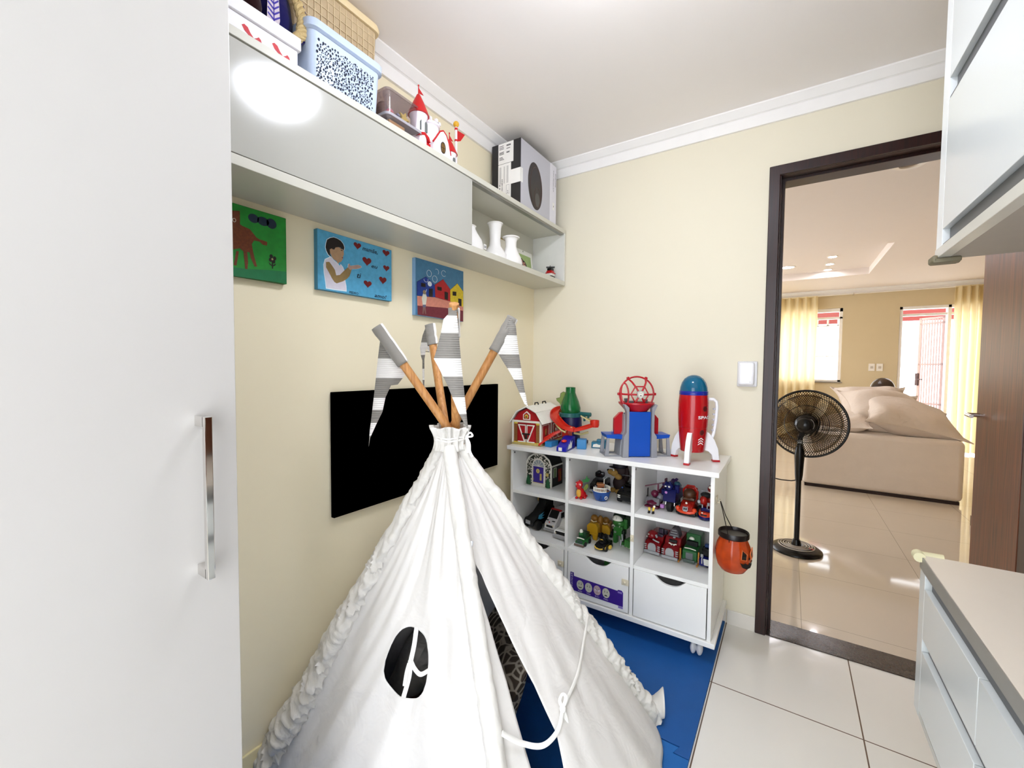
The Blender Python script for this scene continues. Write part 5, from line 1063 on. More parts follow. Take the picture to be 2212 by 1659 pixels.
def wind(t,Wd,y0,z0,y1,z1,m=WIN,o=.0012,name='windshield',f=.82,f1=None):
    d=Vec((0,y1-y0,z1-z0)); n=Vec((0,-d.z,d.y)).normalized()*o; f1=f1 or f*.94
    q=[Vec((-Wd/2*f,y0,z0)),Vec((Wd/2*f,y0,z0)),Vec((Wd/2*f1,y1,z1)),Vec((-Wd/2*f1,y1,z1))]
    return MB(m).add([p+n for p in q]+[p-n for p in q],[(0,1,2,3),(7,6,5,4),(0,4,5,1),(1,5,6,2),(2,6,7,3),(3,7,4,0)]).build(name,t)
# upper left: little wooden door house
t=T('toy_house','small stone patterned toy house with a purple door numbered 3','toy house',(.197,-.262,U_),-.06)
ST=P('stone_print','#dcd9cf',.5,var=.1); nt=ST.node_tree; mx=[n for n in nt.nodes if n.type=='MIX'][0]; tc=[n for n in nt.nodes if n.type=='TEX_COORD'][0]
vo=nt.nodes.new('ShaderNodeTexVoronoi'); vo.inputs['Scale'].default_value=130; rp=nt.nodes.new('ShaderNodeValToRGB'); rp.color_ramp.elements[0].position=.42; rp.color_ramp.elements[1].position=.5
nt.links.new(tc.outputs['Object'],vo.inputs['Vector']); nt.links.new(vo.outputs['Distance'],rp.inputs['Fac']); nt.links.new(rp.outputs['Color'],mx.inputs[0]); mx.inputs[6].default_value=lin('#dedacf')+[1]; mx.inputs[7].default_value=lin('#2e3126')+[1]
HW=P('house_white','#e9e6dc',.45); HP=P('house_purple','#37218c',.4); HG=P('house_gold','#c9b266',.4); HGR=P('house_green','#1d5c34',.6,var=.2); HD=P('house_dark_side','#191919',.5,var=.3,scale=60)
arch=[(-.08,0),(.08,0),(.08,.122),(.066,.152),(.035,.174),(0,.182),(-.035,.174),(-.066,.152),(-.08,.122)]
b=MB(ST).prism(arch,0,.006); b.build('front_wall',t)
b=MB(HD).prism([(-.076,.001),(.076,.001),(.076,.118),(.06,.15),(.03,.17),(0,.177),(-.03,.17),(-.06,.15),(-.076,.118)],.006,.13); b.build('house_body',t)
b=MB(HW).tube([(x*1.0,-.001,z) for x,z in arch[2:]],.0045,8).bb((-.083,-.003,0),(-.077,.007,.122)).bb((.077,-.003,0),(.083,.007,.122)).bb((.0765,.01,.112),(.08,.128,.12)).bb((-.044,-.005,.0005),(.044,.004,.012),.001).bb((-.038,-.003,.012),(.038,.003,.017)); b.build('white_trim',t)
b=MB(HW).prism([(-.044,.012),(.044,.012),(.044,.11),(.036,.133),(.018,.15),(0,.155),(-.018,.15),(-.036,.133),(-.044,.11)],-.0025,.0); b.m(P('fan_glass_grey','#9aa3a8',.2)).prism([(-.036,.112),(.036,.112),(.03,.13),(.016,.143),(0,.147),(-.016,.143),(-.03,.13)],-.0032,-.0025); b.m(HW)
for k in range(5): a=PI*(k+.5)/5; b.tube([(0,-.0034,.112),(.037*cos(a),-.0034,.112+.034*sin(a))],.0013,6)
b.build('fan_window',t)
d=MB(HP).bb((-.033,-.0065,.018),(.033,-.0025,.108),.001).build('front_door',t)
b=MB(HG).at(YF(0,.085,-.0066)).ell((-.001,0),.0115,.0125,.001,24); b.m(INK).text('3',Matrix.Translation((-.0045,-.0055,.0012)),.011); b.build('number_plate',d)
b=MB(HG).bb((.012,-.0082,.035),(.024,-.0063,.072),.002).sph((.018,-.01,.055),(.004,.003,.004),10,8).bb((-.034,-.0075,.03),(-.030,-.0063,.042)).bb((-.034,-.0075,.088),(-.030,-.0063,.1)).bb((-.035,-.0072,.0175),(.035,-.0063,.0205)); b.build('door_fitting',d)
for s in (-1,1):
    b=MB(HGR).lathe([(.0,.0005),(.012,.002),(.014,.015),(.011,.034),(.005,.05),(0,.056)],(s*.064,-.007,0),14,sy=.4); b.build('printed_shrub',t)
MB(HG).at(YF(.047,.062,-.0012)).bb((0,0,0),(.018,.018,.0008)).build('house_lamp',t)
b=MB(P('side_window_green','#4e6a3c',.4)).at(XF(.03,.02,.0768)); b.bb((0,.03,0),(.03,.085,.0008)); b.m(HW).bb((0,.03,.0008),(.002,.085,.0014)).bb((.028,.03,.0008),(.03,.085,.0014)).bb((0,.083,.0008),(.03,.085,.0014)); b.m(P('side_door_red','#7d1d1a',.5)).bb((.052,.0,0),(.085,.07,.001)); b.build('side_window',t)
b=MB(P('key_bronze','#8a5f2c',.35,metal=.6)).tube([(.083,.092,.07),(.083,.094,.045)],.003,8).ring((0,0),.0,.0,.001,0) if False else MB(P('key_bronze','#8a5f2c',.35,metal=.6)).tube([(.083,.092,.07),(.083,.094,.045),(.085,.098,.03)],.003,8).sph((.083,.092,.072),(.004,.007,.008),10,8); b.build('hanging_key',t)
# lower left
BKT=P('toy_black_gloss','#0b0b0d',.2,var=.1); FLB=P('flame_blue','#3c8fb4',.35)
t=T('toy_buggy','black toy buggy with blue flame marks, leftmost in the lower left cubby','toy vehicle',(.16,-.30,W_),-.28)
b=MB(BKT).prism([(0,.02),(.17,.02),(.17,.105),(.13,.12),(.10,.118),(.06,.08),(.012,.058),(0,.045)],-.034,.034,'yz'); bd=b.build('body',t,bevel=.006)
b=MB(BKT).bb((-.03,.1,.1),(.03,.165,.15),.006); b.build('rear_box',t)
b=MB(P('toy_brown_roll','#5c3a3a',.6)).cyl((-.03,.135,.162),(.03,.125,.165),.014,n=18); b.build('roof_roll',t); MB(P('toy_tan','#b08d52',.5)).sph((-.034,.11,.14),(.008,.012,.014),12,8).build('tan_peg',t)
b=MB(FLB).at(XF(.035,.06,.0348)).prism([(.0,.0),(.02,-.008),(.05,-.004),(.03,.004),(.052,.012),(.03,.014),(.05,.03),(.025,.022),(.008,.018)],0,.0008,'xy'); b.build('flame_mark',bd)
MB(BUMP).at(Matrix.Translation((0,0,0))).box((-.005,-.003,.04),(.035,.006,.02),.002).build('grille',t)
for s in (-1,1):
    wheel(t,s*.042,.03,.026,.02,FLB if s>0 else HUB); wheel(t,s*.042,.14,.026,.02,FLB if s>0 else HUB)
t,m=truck('toy_ambulance','white toy ambulance with a red roof stripe, middle of the lower left cubby','toy vehicle',.277,-.278,W_,-.12,.068,.16,.105,'#e9e8ea',VAN,.016)
wind(t,.068,.029,.072,.060,.109); b=MB(RED).bb((-.032,.058,.1045),(.032,.075,.112),.002); b.build('roof_stripe',t)
MB(TYRE).box((0,-.0008,.034),(.042,.003,.012),.0014).build('grille',t); MB(RED).at(YF(0,.058,-.0015)).ell((0,.0),.004,.004,.001).build('red_dot',t)
b=MB(WIN).bb((.0335,.06,.07),(.0352,.09,.098),.001).bb((-.0352,.06,.07),(-.0335,.09,.098),.001); b.build('side_window',t); b=MB(TYRE).bb((-.028,.004,.0625),(-.012,.014,.0642)).bb((.012,.004,.0625),(.028,.014,.0642)); b.build('hood_vent',t)
t=T('wire_aerial','thin dark wire aerial arching behind the toy ambulance','aerial',(.25,-.12,W_)); MB(BLACK).tube([(0,0,0),(.005,0,.10),(.05,.005,.125),(.11,.0,.118)],.0012,6).build('wire_rod',t); MB(BLACK).cyl((0,0,0),(0,0,.006),.008).build('foot',t)
t,m=truck('toy_pickup','white vintage toy car with a brown cabin window beside the unit divider','toy vehicle',.376,-.336,W_,-.06,.088,.17,.082,'#f0efea',SEDAN,.016)
wind(t,.088,.063,.052,.085,.079,P('toy_window_amber','#8d6a35',.2)); MB(TYRE).box((0,-.0008,.036),(.066,.003,.016),.0014).build('grille',t); MB(BUMP).box((0,-.006,.021),(.094,.01,.016),.004).build('chrome_bumper',t); b=MB(P('hood_line','#a59c8c',.4)).bb((-.03,.03,.0475),(.03,.032,.0482)); b.build('hood_line',t)
MB(BWt).bb((-.034,.09,.0815),(.034,.15,.085),.002).build('roof_rack',t)
MB(RED).bb((-.04,.12,.085),(.0,.14,.092),.002).build('roof_light',t)
# upper middle
DRG=P('dragon_red','#b8161c',.22,var=.12,scale=60); DBY=P('dragon_belly','#d9a43a',.3,var=.15); DWG=P('dragon_wing','#6f7d2c',.4,var=.2)
t=T('toy_dragon','small red toy dragon with yellow belly and green wings in the middle cubby','toy dragon',(.478,-.335,U_),.1)
b=MB(DRG).sph((0,.006,.028),(.021,.02,.028),18,12).sph((.01,.016,.018),(.017,.02,.018),16,10)
b.sph((-.004,-.004,.071),(.019,.019,.018),18,12).sph((-.006,-.015,.064),(.012,.01,.009),14,8).sph((-.012,-.014,.006),(.008,.012,.006),12,8).sph((.011,-.012,.006),(.008,.012,.006),12,8).sph((.024,.006,.007),(.008,.011,.007),12,8)
for k in range(4): b.sph((-.004+.003*k,.002+.005*k,.089-.004*k),(.004,.004,.005),8,6)
b.tube([(-.002,.0,.045),(-.003,-.002,.06)],.013,12); b.tube([(.02,.025,.01),(.03,.022,.012),(.033,.01,.02)],[.007,.005,.002],8); b.build('dragon_body',t,smooth=60)
b=MB(DBY).sph((-.003,-.0095,.029),(.013,.0085,.022),14,10); b.build('belly',t)
for s,sc in ((-1,.8),(1,1)):
    b=MB(DWG).at(frame((.012*s+.004,.012,.04),(s*.9,.2,0),(-.2,-.1,1))).prism([(0,0),(.012,.002),(.024*sc,.02*sc),(.02*sc,.036*sc),(.01,.03*sc),(.0,.014)],-.0016,.0016,'xy'); b.build('wing',t,bevel=.001)
b=MB(P('leaf_green_crest','#2c7a3a',.5)).at(frame((.012,.016,.075),(1,.1,0),(0,0,1))).prism([(0,0),(.01,.008),(.02,.006),(.03,.014),(.03,.03),(.022,.024),(.018,.04),(.01,.022),(-.006,.016)],-.0015,.0015,'xy'); b.build('green_crest',t)
b=MB(BWt)
for s in (-1,1): b.sph((-.004+s*.010,-.018,.074),(.0045,.003,.0052),10,8)
b.m(INK)
for s in (-1,1): b.sph((-.004+s*.0105,-.0206,.074),(.002,.0012,.0026),8,6)
b.build('eye',t)
t=T('toy_boat','blue tub shaped toy boat with a brown cabin and white rails','toy boat',(.578,-.300,U_),.35)
BB_=P('boat_blue','#1b4a94',.2,var=.12,scale=40); BC=P('boat_cabin','#8a4a1c',.4,var=.2,scale=60)
b=MB(BB_).lathe([(.0,.001),(.026,.001),(.032,.006),(.04,.026),(.043,.042),(.046,.046),(.043,.049),(.039,.044),(0,.043)],n=36,sy=.9); hl=b.build('hull',t,smooth=60)
MB(BC).lathe([(0,.0445),(.038,.0445),(.038,.047),(0,.047)],n=30,sy=.9).build('deck',t); b=MB(BC).box((-.004,.004,.063),(.034,.03,.032),.004,3); b.m(P('boat_roof','#a86a34',.45)).box((-.004,.004,.081),(.04,.034,.005),.002); b.m(INK).cyl((.006,-.0115,.064),(.006,-.0108,.064),.005,n=14); b.build('cabin',t)
b=MB(BWt)
for a0,a1 in ((-2.7,-1.0),(.1,1.6)):
    n=10; up=[Vec((.042*cos(a0+(a1-a0)*i/n),.038*sin(a0+(a1-a0)*i/n),0)) for i in range(n+1)]
    b.tube([p+Vec((0,0,.068)) for p in up],.0022,6).tube([p+Vec((0,0,.05)) for p in up],.002,6)
    for p in up: b.tube([p+Vec((0,0,.048)),p+Vec((0,0,.068))],.0016,6)
b.build('rail',t)
MB(BWt).cyl((.012,.0,.046),(.012,.0,.108),.0022,n=8).build('mast',t)
b=MB(P('boat_navy_mark','#0c1f52',.3)).at(frame((-.002,-.0365,.012),(1,.05,0),(0,-.15,1))).ring((0,.007),.007,.006,.0012,0,.001,16,PI,2*PI).bb((-.001,.001,0),(.001,.016,.0012)).ring((0,.0175),.002,.002,.0007,0,.001,10); b.build('anchor_mark',hl)
b=MB(BWt).at(frame((.022,-.031,.022),(.85,.55,0),(0,-.1,1))).ring((0,0),.0062,.0072,.0017,0,.0015,20); b.build('porthole_ring',hl)
t=T('toy_helicopter_car','black toy patrol car with a dark rotor, front right of the middle cubby','toy vehicle',(.700,-.300,U_),-.2); 
b=MB(BKT).prism([(0,.014),(.14,.014),(.14,.07),(.06,.078),(.045,.07),(.008,.056),(0,.05)],-.05,.05,'yz').bb((-.04,.05,.07),(.04,.135,.088),.01); b.build('body',t,bevel=.008)
b=MB(BWt)
for s in (-1,1): b.bb((s*.036-.007,-.0015,.036),(s*.036+.007,.002,.041)).bb((s*.036-.007,-.0015,.027),(s*.036+.007,.002,.032))
b.build('light_bar',t)
for s in (-1,1):
    for yy in (.025,.11): wheel(t,s*.043,yy,.018,.018)
b=MB(BKT).cyl((.02,.06,.085),(.02,.06,.125),.004,n=10).box((.0,.06,.128),(.1,.011,.003),.001,rot=(0,.06,.5)); b.build('rotor',t)
MB(BKT).sph((.025,.055,.098),(.014,.014,.014),14,10).build('seat_back',t); MB(P('lamp_blue','#2e4f9a',.3)).sph((-.03,.02,.074),(.004,.004,.004),10,8).build('roof_light',t)
t,m=truck('toy_police_car','black toy car behind the red dragon and blue boat','toy vehicle',.515,-.208,U_,.12,.075,.15,.085,'#0d0d10',JEEP,.016,mat=BKT,lamps=False)
b=MB(BKT).box((.0,.07,.085),(.05,.03,.03),.008).sph((-.002,.06,.098),(.013,.012,.012),14,10); b.build('seat',t); b=MB(BUMP).at(YF(-.01,.03,-.003)).prism([(0,0),(.02,-.002),(.022,.008),(.002,.012)],0,.001,'xy'); b.build('plate',t); b=MB(BUMP).tube([(.02,.05,.07),(.04,.055,.088)],.003,8).tube([(.027,.045,.066),(.047,.05,.084)],.003,8); b.build('launcher',t)
t=T('toy_dog','tall brown toy dog in a dark cap at the back of the middle cubby','toy dog',(.605,-.12,U_),-.45)
TAN=P('plush_tan','#9a7637',.7,var=.2,scale=80); DKB=P('plush_dark_brown','#241010',.7,var=.2)
b=MB(DKB).sph((0,.01,.045),(.042,.036,.046),18,12).sph((.004,.012,.115),(.04,.036,.04),18,12).sph((.04,.016,.10),(.014,.012,.036),12,10); b.build('dog_body',t,smooth=70)
b=MB(TAN).sph((-.012,-.02,.105),(.026,.026,.02),16,10).sph((-.03,-.03,.107),(.018,.018,.015),14,10).sph((.012,-.018,.088),(.022,.016,.016),14,10); b.build('muzzle',t,smooth=70)
for q in (-.02,.02): MB(TAN).sph((q,-.024,.012),(.018,.018,.012),12,8).build('paw',t,smooth=70)
MB(INK).sph((-.044,-.036,.114),(.008,.007,.007),12,8).build('nose',t); b=MB(BWt).sph((-.006,-.036,.122),(.006,.004,.007),10,8); b.m(INK).sph((-.007,-.039,.121),(.003,.002,.004),8,6); b.build('eye',t)
b=MB(P('cap_dark','#0d0d1c',.5)).lathe([(.036,.0),(.04,.008),(.038,.022),(.02,.026),(0,.027)],(.0,.008,.132),24).sph((-.018,-.024,.134),(.028,.02,.004),16,6); b.build('cap',t)
# lower middle
t,m=truck('toy_garbage_truck','little green toy truck with a white dome lamp beside the yellow digger','toy vehicle',.487,-.352,W_,-.05,.046,.085,.042,'#2c6a34',JEEP,.0115,lamps=False)
b=MB(P('toy_green_dk','#173f22',.3)).box((0,.052,.044),(.04,.05,.03),.004); b.build('cargo_box',t); MB(BWt).sph((-.006,.032,.066),(.009,.009,.011),14,10).build('dome_lamp',t); MB(m).box((-.006,.034,.054),(.02,.02,.016),.003).build('cab',t); MB(P('toy_green_grille','#2f4a3e',.4)).box((0,-.001,.026),(.032,.003,.016),.001).build('grille',t); MB(BWt).tube([(-.02,.012,.037),(0,.009,.04),(.02,.012,.037)],.0026,8).build('windshield',t); MB(P('bumper_brown','#6b5a4d',.4)).box((0,-.005,.0085),(.054,.007,.01),.002).build('front_bumper',t)
t=T('toy_bulldozer','mustard yellow toy digger standing behind the little green truck','toy vehicle',(.508,-.225,W_),.0); YM=P('mustard_yellow','#c1921a',.3,var=.12,scale=40); OC=P('ochre_brown','#8a5c1a',.4,var=.25,scale=50)
b=MB(YM).prism([(-.03,.028),(.028,.02),(.03,.07),(.018,.086),(-.018,.086),(-.032,.07)],-.012,.018); b.prism([(.004,.002),(.024,.0),(.028,.035),(-.004,.04)],-.014,.004); b.build('front_shovel',t,bevel=.003)
b=MB(OC).box((0,.05,.05),(.06,.07,.075),.008,3).sph((.022,.04,.092),(.016,.018,.026),14,10).sph((-.004,.025,.104),(.02,.018,.018),16,10); b.build('digger_body',t); MB(P('cream_bar','#d6c29a',.4)).tube([(-.016,.006,.097),(0,.002,.091),(.016,.006,.096)],.003,8).build('guard_bar',t)
for s in (-1,1):
    for yy in (.03,.075): wheel(t,s*.034,yy,.016,.014,OC)
t=T('toy_bulldozer','ochre brown toy digger half hidden behind the black and yellow car','toy vehicle',(.548,-.165,W_),.1); 
b=MB(OC).box((0,.035,.045),(.055,.06,.06),.008,3).sph((0,.018,.084),(.02,.018,.018),16,10); b.build('digger_body',t); b=MB(YM).prism([(-.03,.02),(.03,.02),(.03,.05),(.016,.066),(-.018,.066),(-.03,.05)],-.012,.006); b.build('front_shovel',t,bevel=.003); MB(P('cream_bar','#d6c29a',.4)).tube([(-.014,-.002,.078),(0,-.006,.073),(.014,-.002,.077)],.003,8).build('guard_bar',t)
for s in (-1,1):
    for yy in (.01,.055): wheel(t,s*.032,yy,.015,.014,OC)
t=T('toy_car','black toy car with yellow marks on its hood in front of the diggers','toy vehicle',(.590,-.350,W_),-.1); BY=P('car_mark_yellow','#d8b545',.35)
b=MB(BKT).prism([(0,.009),(.095,.009),(.095,.034),(.05,.036),(.02,.034),(.002,.026)],-.027,.027,'yz').sph((0,.05,.036),(.022,.035,.014),16,10); b.build('body',t,bevel=.006)
b=MB(BY).tube([(-.024,-.0005,.022),(-.016,-.004,.016),(0,-.005,.0135),(.014,-.004,.016),(.02,-.002,.018)],.003,8).bb((.0265,.008,.012),(.0282,.02,.024),.001); b.build('yellow_mark',t)
b=MB(BKT).box((.0,.045,.054),(.022,.02,.022),.006,3).prism([(-.03,.05),(-.01,.056),(-.008,.078),(-.026,.074)],.04,.046).prism([(.03,.05),(.01,.056),(.008,.08),(.022,.076)],.04,.046); b.build('winged_seat',t,bevel=.002); MB(BY).box((-.002,.032,.046),(.013,.004,.008),.0015).build('dash_mark',t); MB(BY).sph((.034,.05,.014),(.008,.016,.01),12,8).build('side_pod',t)
for s in (-1,1):
    for yy in (.022,.075): wheel(t,s*.026,yy,.0115,.012,TYRE)
t=T('toy_robot','green toy machine with a white cap numbered 3 at the back of the middle shelf','toy robot',(.640,-.20,W_),-.15); GN=P('robot_green','#2e6a2c',.3,var=.2,scale=50); GND=P('robot_dark_green','#0f2413',.35,var=.2)
b=MB(GN).sph((0,-.005,.11),(.034,.03,.022),18,12).bb((-.026,-.02,.045),(.026,.03,.095),.006).bb((.026,-.01,.085),(.044,.02,.135),.004); b.build('robot_body',t)
b=MB(GND).sph((-.004,.012,.135),(.036,.032,.026),18,12).bb((.03,.0,.1),(.066,.04,.15),.006).bb((.02,-.02,.02),(.034,.0,.08),.004); b.build('robot_pack',t)
b=MB(BWt).sph((-.004,-.016,.126),(.027,.022,.022),20,10,half=True); hc=b.build('white_cap',t)
b=MB(P('cap_number_grey','#5d6468',.5)).text('3',frame((-.003,-.0365,.136),(1,0,0),(0,.35,1)),.011); b.build('number_mark',hc)
b=MB(GN)
for s in (-1,1): b.bb((s*.02-.009,-.012,.001),(s*.02+.009,.014,.05),.003)
b.build('robot_leg',t) if False else None
for s in (-1,1): MB(GN).bb((s*.02-.009,-.014,.0005),(s*.02+.009,.014,.046),.003).build('robot_leg',t)
b=MB(BWt).tube([(-.018+.007*cos(a/3-.2),-.033,.094+.006*sin(a/3-.2)) for a in range(10)],.0016,6).tube([(.014,-.032,.096),(.018,-.033,.104)],.0012,6); b.m(BUMP).ring((0,0),.001,.001,.0005,0); b.build('eye_outline',t)
b=MB(BUMP).at(frame((-.014,-.0206,.062),(1,0,0),(0,0,1))).ring((0,0),.0042,.0042,.0015,0,0,16); b.at(Matrix.Identity(4)).cyl((.02,-.03,.001),(.02,-.02,.03),.005).cyl((.03,-.026,.03),(.024,-.02,.06),.004); b.build('grey_joint',t)
t=T('toy_loader','green toy loader with a black cab beside the right divider on the middle shelf','toy vehicle',(.716,-.262,W_),-.2)
b=MB(GN).prism([(-.036,.012),(.034,.008),(.036,.038),(.0,.046),(-.034,.05)],0,.05); b.build('scoop',t,bevel=.004); b=MB(BKT).bb((-.018,.02,.048),(.034,.09,.085),.008); b.build('cab',t); MB(P('scoop_line','#bcd8a6',.4)).tube([(-.022,-.001,.016),(-.01,-.002,.013),(.006,-.002,.018)],.0014,6).build('scoop_edge',t)
for s in (-1,1): wheel(t,s*.03,.06,.02,.014,GND)
t=T('toy_block','dark green toy showing through the middle drawer cut-out','toy block',(.63,-.30,.130)); MB(GN).box((0,0,.085),(.05,.05,.17),.01,3).build('block_body',t); MB(GND).sph((0,-.01,.175),(.02,.02,.012),14,8).build('block_knob',t)
# upper right
PLM=P('plum_plastic','#5d1030',.3,var=.1); CLG=P('canopy_grey','#77757a',.15,var=.1); PUR=P('toy_purple','#3e1f5e',.3,var=.2); PKM=P('pink_panel','#b57ac0',.4)
t=T('toy_helicopter','plum toy helicopter with a grey canopy, leftmost in the upper right cubby','toy helicopter',(.818,-.272,U_),-.15)
b=MB(PLM).sph((0,.03,.024),(.036,.05,.018),20,10).bb((-.034,-.012,.002),(.034,.06,.012),.005).tube([(0,.07,.04),(0,.12,.06),(0,.16,.085)],[.02,.012,.006],12).bb((-.003,.15,.08),(.003,.175,.11),.002); b.build('fuselage',t)
b=MB(CLG).add([(-.034,-.004,.018),(.034,-.004,.018),(.03,.012,.046),(-.03,.012,.046),(0,-.022,.024),(-.034,.05,.03),(.034,.05,.03)],[(0,4,3),(4,1,2),(4,2,3),(0,3,5),(1,6,2),(3,2,6,5)]); b.build('canopy',t,smooth=0)
b=MB(PLM).sph((0,.03,.062),(.018,.016,.017),16,10); b.build('seat',t); b=MB(P('toy_grey_clear','#7e7d88',.2)).sph((.02,.045,.046),(.018,.02,.018),14,10); b.build('engine_pod',t)
b=MB(PLM).cyl((.012,.04,.07),(.012,.04,.108),.004,n=10).box((.012,.04,.11),(.125,.013,.003),.0012,rot=(0,-.28,.35)); b.build('rotor',t); MB(PKM).box((.05,.0,.02),(.018,.014,.018),.003).build('pink_panel',t)
t=T('toy_figurine','tiny yellow and black two-piece toy at the front edge of the upper right cubby','toy figurine',(.836,-.352,U_)); FY=P('fig_yellow','#d9b94a',.4)
for s,h in ((-1,.026),(1,.03)):
    b=MB(BLACK).sph((s*.009,-.003,.004),(.006,.009,.004),12,8).cyl((s*.009,.0,.003),(s*.009,.001,.014),.005,n=12); b.build('boot',t); b=MB(FY).cyl((s*.008,.001,.013),(s*(.009+.003*(s>0)),.001,h),.0055,n=14); b.build('figure_piece',t)
MB(BWt).sph((.0135,.001,.033),(.0056,.0056,.0056),12,8).build('round_top',t)
DBL=P('bike_blue','#0c1250',.25,var=.15)
t=T('toy_motorbike','dark blue toy motorbike with silver forks in the upper right cubby','toy motorbike',(.899,-.300,U_),-.08)
wheel(t,0,.026,.027,.022,DBL); wheel(t,0,.115,.027,.026,DBL)
b=MB(DBL).prism([(.0,.05),(.02,.045),(.13,.05),(.14,.09),(.08,.1),(.03,.105),(.012,.09)],-.028,.028,'yz').sph((-.01,.03,.115),(.022,.02,.02),16,10).bb((.014,.03,.085),(.036,.075,.125),.006).bb((-.042,.02,.07),(-.025,.06,.1),.005); b.build('fairing',t,bevel=.005)
b=MB(DBL).prism([(-.028,.118),(-.02,.14),(-.012,.128),(-.002,.142),(.006,.128),(.004,.118)],.02,.03); b.m(P('bike_teal','#123f52',.3)).sph((.022,.05,.128),(.014,.014,.01),14,8); b.build('top_fin',t)
b=MB(CHROME)
for s in (-1,1): b.cyl((s*.019,.022,.03),(s*.019,.03,.07),.0045,n=12)
b.cyl((.028,.09,.018),(.03,.02,.026),.007,n=14); b.build('fork',t); b=MB(BWt)
for s in (-1,1): b.sph((-.01+s*.008,.0105,.117),(.005,.002,.003),10,6)
b.m(PKM).sph((-.012,-.0005,.092),(.006,.002,.006),10,8); b.build('headlamp',t)
t=T('toy_dragonfly','purple winged toy standing behind the plum helicopter and dark blue motorbike','toy',(.876,-.155,U_)); b=MB(PUR).sph((0,0,.045),(.02,.022,.045),16,10).sph((.01,.0,.105),(.012,.012,.02),14,10).sph((-.02,.0,.09),(.022,.014,.012),14,8); b.build('toy_body',t); b=MB(PUR).prism([(.02,.1),(.034,.125),(.024,.13),(.012,.118)],-.003,.003); b.build('toy_wing',t)
OG=P('hotrod_red','#a01c12',.15,var=.12,scale=40); OGL=P('hotrod_orange','#d0401c',.2,var=.1)
t=T('toy_buggy','shiny orange red toy buggy with round headlamps in the upper right cubby','toy vehicle',(.975,-.296,U_),-.06)
b=MB(TYRE).bb((-.04,-.006,.001),(.04,.11,.022),.008); b.build('track_base',t)
b=MB(OG).prism([(-.012,.018),(.11,.018),(.11,.06),(.06,.066),(.02,.056),(-.006,.036)],-.028,.028,'yz').sph((0,.02,.04),(.028,.03,.02),16,10); b.build('body',t,bevel=.006)
b=MB(OGL)
b.tube([(-.036,-.006,.024),(-.018,-.014,.02),(0,-.016,.019),(.018,-.014,.02),(.036,-.006,.024)],.006,10); b.build('front_bumper',t)
for s in (-1,1): MB(OGL).sph((s*.035,-.004,.032),(.010,.011,.010),14,10).build('headlamp',t)
b=MB(BUMP).at(YF(0,.028,-.0185)).prism([(-.011,.004),(-.007,-.002),(.007,-.002),(.011,.004),(.010,.018),(-.010,.018)],0,.002,'xy'); b.m(TYRE).bb((-.007,.005,.002),(-.001,.014,.0026)).bb((.001,.005,.002),(.007,.014,.0026)); b.build('grille',t)
MB(BWt).sph((0,-.0,.058),(.005,.003,.005),10,8).build('badge',t)
b=MB(P('cab_brown','#4b2c18',.4,var=.3,scale=80)).sph((0,.05,.088),(.027,.028,.024),16,12).bb((-.026,.03,.06),(.026,.075,.075),.005); b.build('seat',t); b=MB(OG).tube([(-.026,.06,.07),(-.03,.062,.1),(-.012,.064,.122),(.016,.064,.122),(.032,.062,.1),(.03,.06,.066)],.0045,8).box((.004,.075,.095),(.05,.012,.04),.005); b.build('roll_cage',t)
for s in (-1,1):
    for yy in (.02,.085): wheel(t,s*.04,yy,.017,.014,OG)
t=T('toy_aerial','thin grey aerial mast between the orange buggy and the orange hover boat','aerial',(1.03,-.22,U_)); b=MB(BUMP).cyl((0,0,0),(0,0,.006),.009,n=14).cyl((0,0,.005),(.002,0,.1),.0022,n=8); b.build('mast_rod',t); MB(BUMP).box((.002,0,.105),(.018,.006,.008),.002).build('mast_head',t)
t=T('toy_hovercraft','orange and blue toy hover boat beside the right side panel of the unit','toy boat',(1.052,-.30,U_),-.12)
b=MB(DBL).lathe([(.0,.001),(.03,.001),(.034,.008),(.03,.02),(0,.02)],(0,.03,0),28,sy=1.6); b.build('skirt',t)
b=MB(OGL).lathe([(.022,.016),(.031,.016),(.033,.024),(.03,.034),(.02,.034)],(0,.03,0),28,sy=1.6); b.m(TYRE).box((0,-.0165,.025),(.026,.012,.008),.002); b.m(BWt).sph((-.006,-.019,.034),(.004,.003,.003),10,8); b.build('orange_hull',t)
b=MB(DBL).bb((-.02,.005,.032),(.02,.03,.05),.004); b.m(BUMP).cyl((-.012,.004,.05),(-.012,.003,.064),.0025,n=8).cyl((.008,.004,.05),(.008,.003,.064),.0025,n=8).bb((.008,.002,.062),(.018,.006,.076),.001); b.build('console',t)
b=MB(OG).bb((-.024,.04,.04),(.024,.09,.085),.008).sph((-.012,.02,.078),(.016,.016,.02),14,10); b.m(TYRE).sph((-.006,.035,.1),(.024,.02,.012),14,8); b.build('cabin',t); b=MB(P('hover_red_dark','#7a1512',.4)).sph((.008,.055,.125),(.014,.014,.016),14,10); b.m(BWt).sph((.008,.042,.134),(.007,.003,.006),10,8).sph((.008,.05,.107),(.018,.01,.006),12,8); b.build('top_light',t)
MB(BUMP).sph((-.026,.0,.075),(.007,.006,.008),12,8).build('side_lamp',t)
